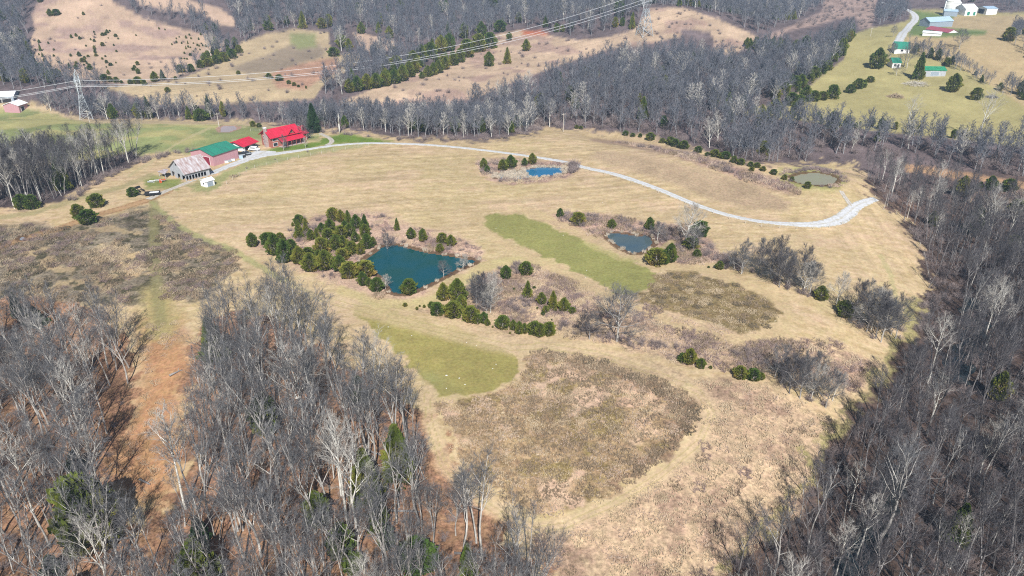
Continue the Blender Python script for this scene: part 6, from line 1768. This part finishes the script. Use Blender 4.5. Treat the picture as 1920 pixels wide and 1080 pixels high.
# small dark rocks and stumps beside the drive, brush piles, stones
def heap(px, py, wpx, label, mt, cat='brush pile', n=40, hfac=.25, name='brush_pile'):
    p = at1(px, py); w_ = wpx * mpp(p); rng = np.random.default_rng(int(px)); S = []
    for _ in range(n):
        a_ = rng.random() * 6.28; r_ = w_ / 2 * rng.random() ** .6; c_ = np.array([math.cos(a_) * r_, math.sin(a_) * r_ * .8, max(.05, (1 - r_ / (w_ / 2)) * w_ * hfac * rng.uniform(.3, 1))])
        d = rng.normal(0, 1, 3); d[2] *= .35; d /= np.linalg.norm(d); L_ = w_ * .18 * rng.uniform(.5, 1.2)
        S.append((*(c_ - d * L_), *(c_ + d * L_), .07, .04))
    V, L_ = tubes(S, 4); me = quads_mesh(name, [(V, L_, 0)], [M[mt]])
    o_ = link(bpy.data.objects.new(name, me)); o_.location = p
    tag(o_, label, cat)
heap(1679, 182, 30, 'brown pile of brush in the middle of the eastern farm hill', 'weed', n=220)
heap(1718, 158, 46, 'long pale heap of cut logs below the green-roofed shed', 'pole', 'log pile', 160, .12, 'log_pile')
heap(1860, 183, 24, 'small grey brush pile right of the lone cedars', 'twig', n=90)
heap(440, 331, 22, 'low dark brush heap on the meadow edge right of the white shed', 'weed', n=60, hfac=.12)
heap(428, 243, 8, 'dark clump in the middle of the muddy stock pond', 'weed', n=24)
me = bpy.data.meshes.new('field_stone'); import bmesh
bm = bmesh.new(); bmesh.ops.create_icosphere(bm, subdivisions=1, radius=1)
rr = random.Random(2)
for v in bm.verts: v.co *= rr.uniform(.75, 1.2); v.co.z *= .6
bm.to_mesh(me); bm.free(); me.materials.append(M['white'])
for i, (px, py, s_) in enumerate([(837,704,.55),(861,709,.4),(872,721,.35),(728,613,.3),(772,629,.25),(875,642,.25),(893,648,.22),(930,683,.3),(924,691,.28),(837,728,.3),(918,757,.4),(1056,441,.4),(1100,507,.3),(1098,520,.25),(930,428,.3),(1130,380,.3),(1226,403,.35),(1391,407,.35),(1573,411,.4),(1601,405,.5)]):
    p = at1(px, py); o_ = link(bpy.data.objects.new('field_stone', me)); o_.location = p; o_.scale = (s_ * .5, s_ * .4, s_ * .3); o_.rotation_euler.z = i
    tag(o_, 'pale stone lying on the mown green strip' if i < 15 else 'stone beside the gravel drive', 'stone', 'pale stones on the mown strips' if i < 15 else 'stones beside the drive')
rr = random.Random(8)
for i, (px, py, ln) in enumerate([(272,905,3),(330,700,3),(420,880,5),(560,760,5),(600,820,6),(700,850,5),(520,930,6),(660,900,4),(240,1010,5),(760,960,5),(880,1040,5),(1690,690,5),(1790,700,5)]):
    p = at1(px, py); a_ = rr.uniform(-.9, .9)
    e = empty('fallen_log', (p.x, p.y, p.z + .18), a_, 'grey fallen log lying on the leafy floor ' + ('of the ravine wood' if px > 1500 else 'of the glade' if px < 340 else 'under the near bare trees'), 'log', 'fallen logs')
    MB().bar((-ln / 2, 0, 0), (ln / 2, 0, .05), .24, .13, 8).build('log', M['dark_bark'], e, True)
    MB().bar((ln * .2, 0, .05), (ln * .35, .9, .4), .07, .03, 5).bar((ln * .35, 0, .05), (ln * .5, -.7, .3), .06, .02, 5).build('limb', M['bark'], e)
# the creek glimpsed in the ravine
M['creek'] = water_mat('creek_water', (0.012,0.022,0.028), (0.02,0.022,0.02))
def creek(pix, wid, label):
    W3 = at([a for a, b_ in pix], [b_ for a, b_ in pix]); L = smooth_line(W3, 6)
    V, q = [], []
    for i, p_ in enumerate(L):
        d = (L[min(i + 1, len(L) - 1)] - L[max(i - 1, 0)]).normalized(); s = Vector((-d.y, d.x)) * wid / 2 * (1 + .25 * math.sin(i * 1.3))
        for k in (-1, 1): V.append((p_.x + s.x * k, p_.y + s.y * k))
    V = np.array(V); zz = z_all(V[:, 0], V[:, 1]); zz = np.repeat(zz.reshape(-1, 2).max(1), 2) + .12
    q = np.array([(2 * i, 2 * i + 1, 2 * i + 3, 2 * i + 2) for i in range(len(L) - 1)])
    me = mesh_np('creek_water', np.column_stack([V, zz]), q.ravel(), np.arange(len(q)) * 4, np.full(len(q), 4), [M['creek']])
    o_ = link(bpy.data.objects.new('creek_water', me))
    if me.polygons[0].normal.z < 0: me.flip_normals()
    tag(o_, label, 'creek', kind='structure')
creek([(1835,565),(1822,590),(1830,615),(1820,650),(1800,680),(1790,720)], 6, 'dark blue creek glimpsed through the ravine wood at the right')
creek([(1690,880),(1668,920),(1650,960),(1630,1010),(1600,1060),(1580,1110)], 5, 'dark creek pool under the white trees at the lower right')

# ------------------------------------------------------------------ air
hz = MB().box(-3000, 3000, -60, 3600, -70, 190).build('haze', M['white'])
hz.data.materials.clear()
hm_ = bpy.data.materials.new('haze'); hm_.use_nodes = True; hm_.node_tree.nodes.clear()
ho = hm_.node_tree.nodes.new('ShaderNodeOutputMaterial'); hv = hm_.node_tree.nodes.new('ShaderNodeVolumePrincipled')
hv.inputs['Color'].default_value = (0.50, 0.72, 1.0, 1); hv.inputs['Density'].default_value = 0.00020; hv.inputs['Anisotropy'].default_value = 0.0
hm_.node_tree.links.new(hv.outputs[0], ho.inputs['Volume'])
hz.data.materials.append(hm_)
tag(hz, 'thin blue winter haze over the far hills', 'haze', kind='stuff')
SC.cycles.volume_bounces = 0
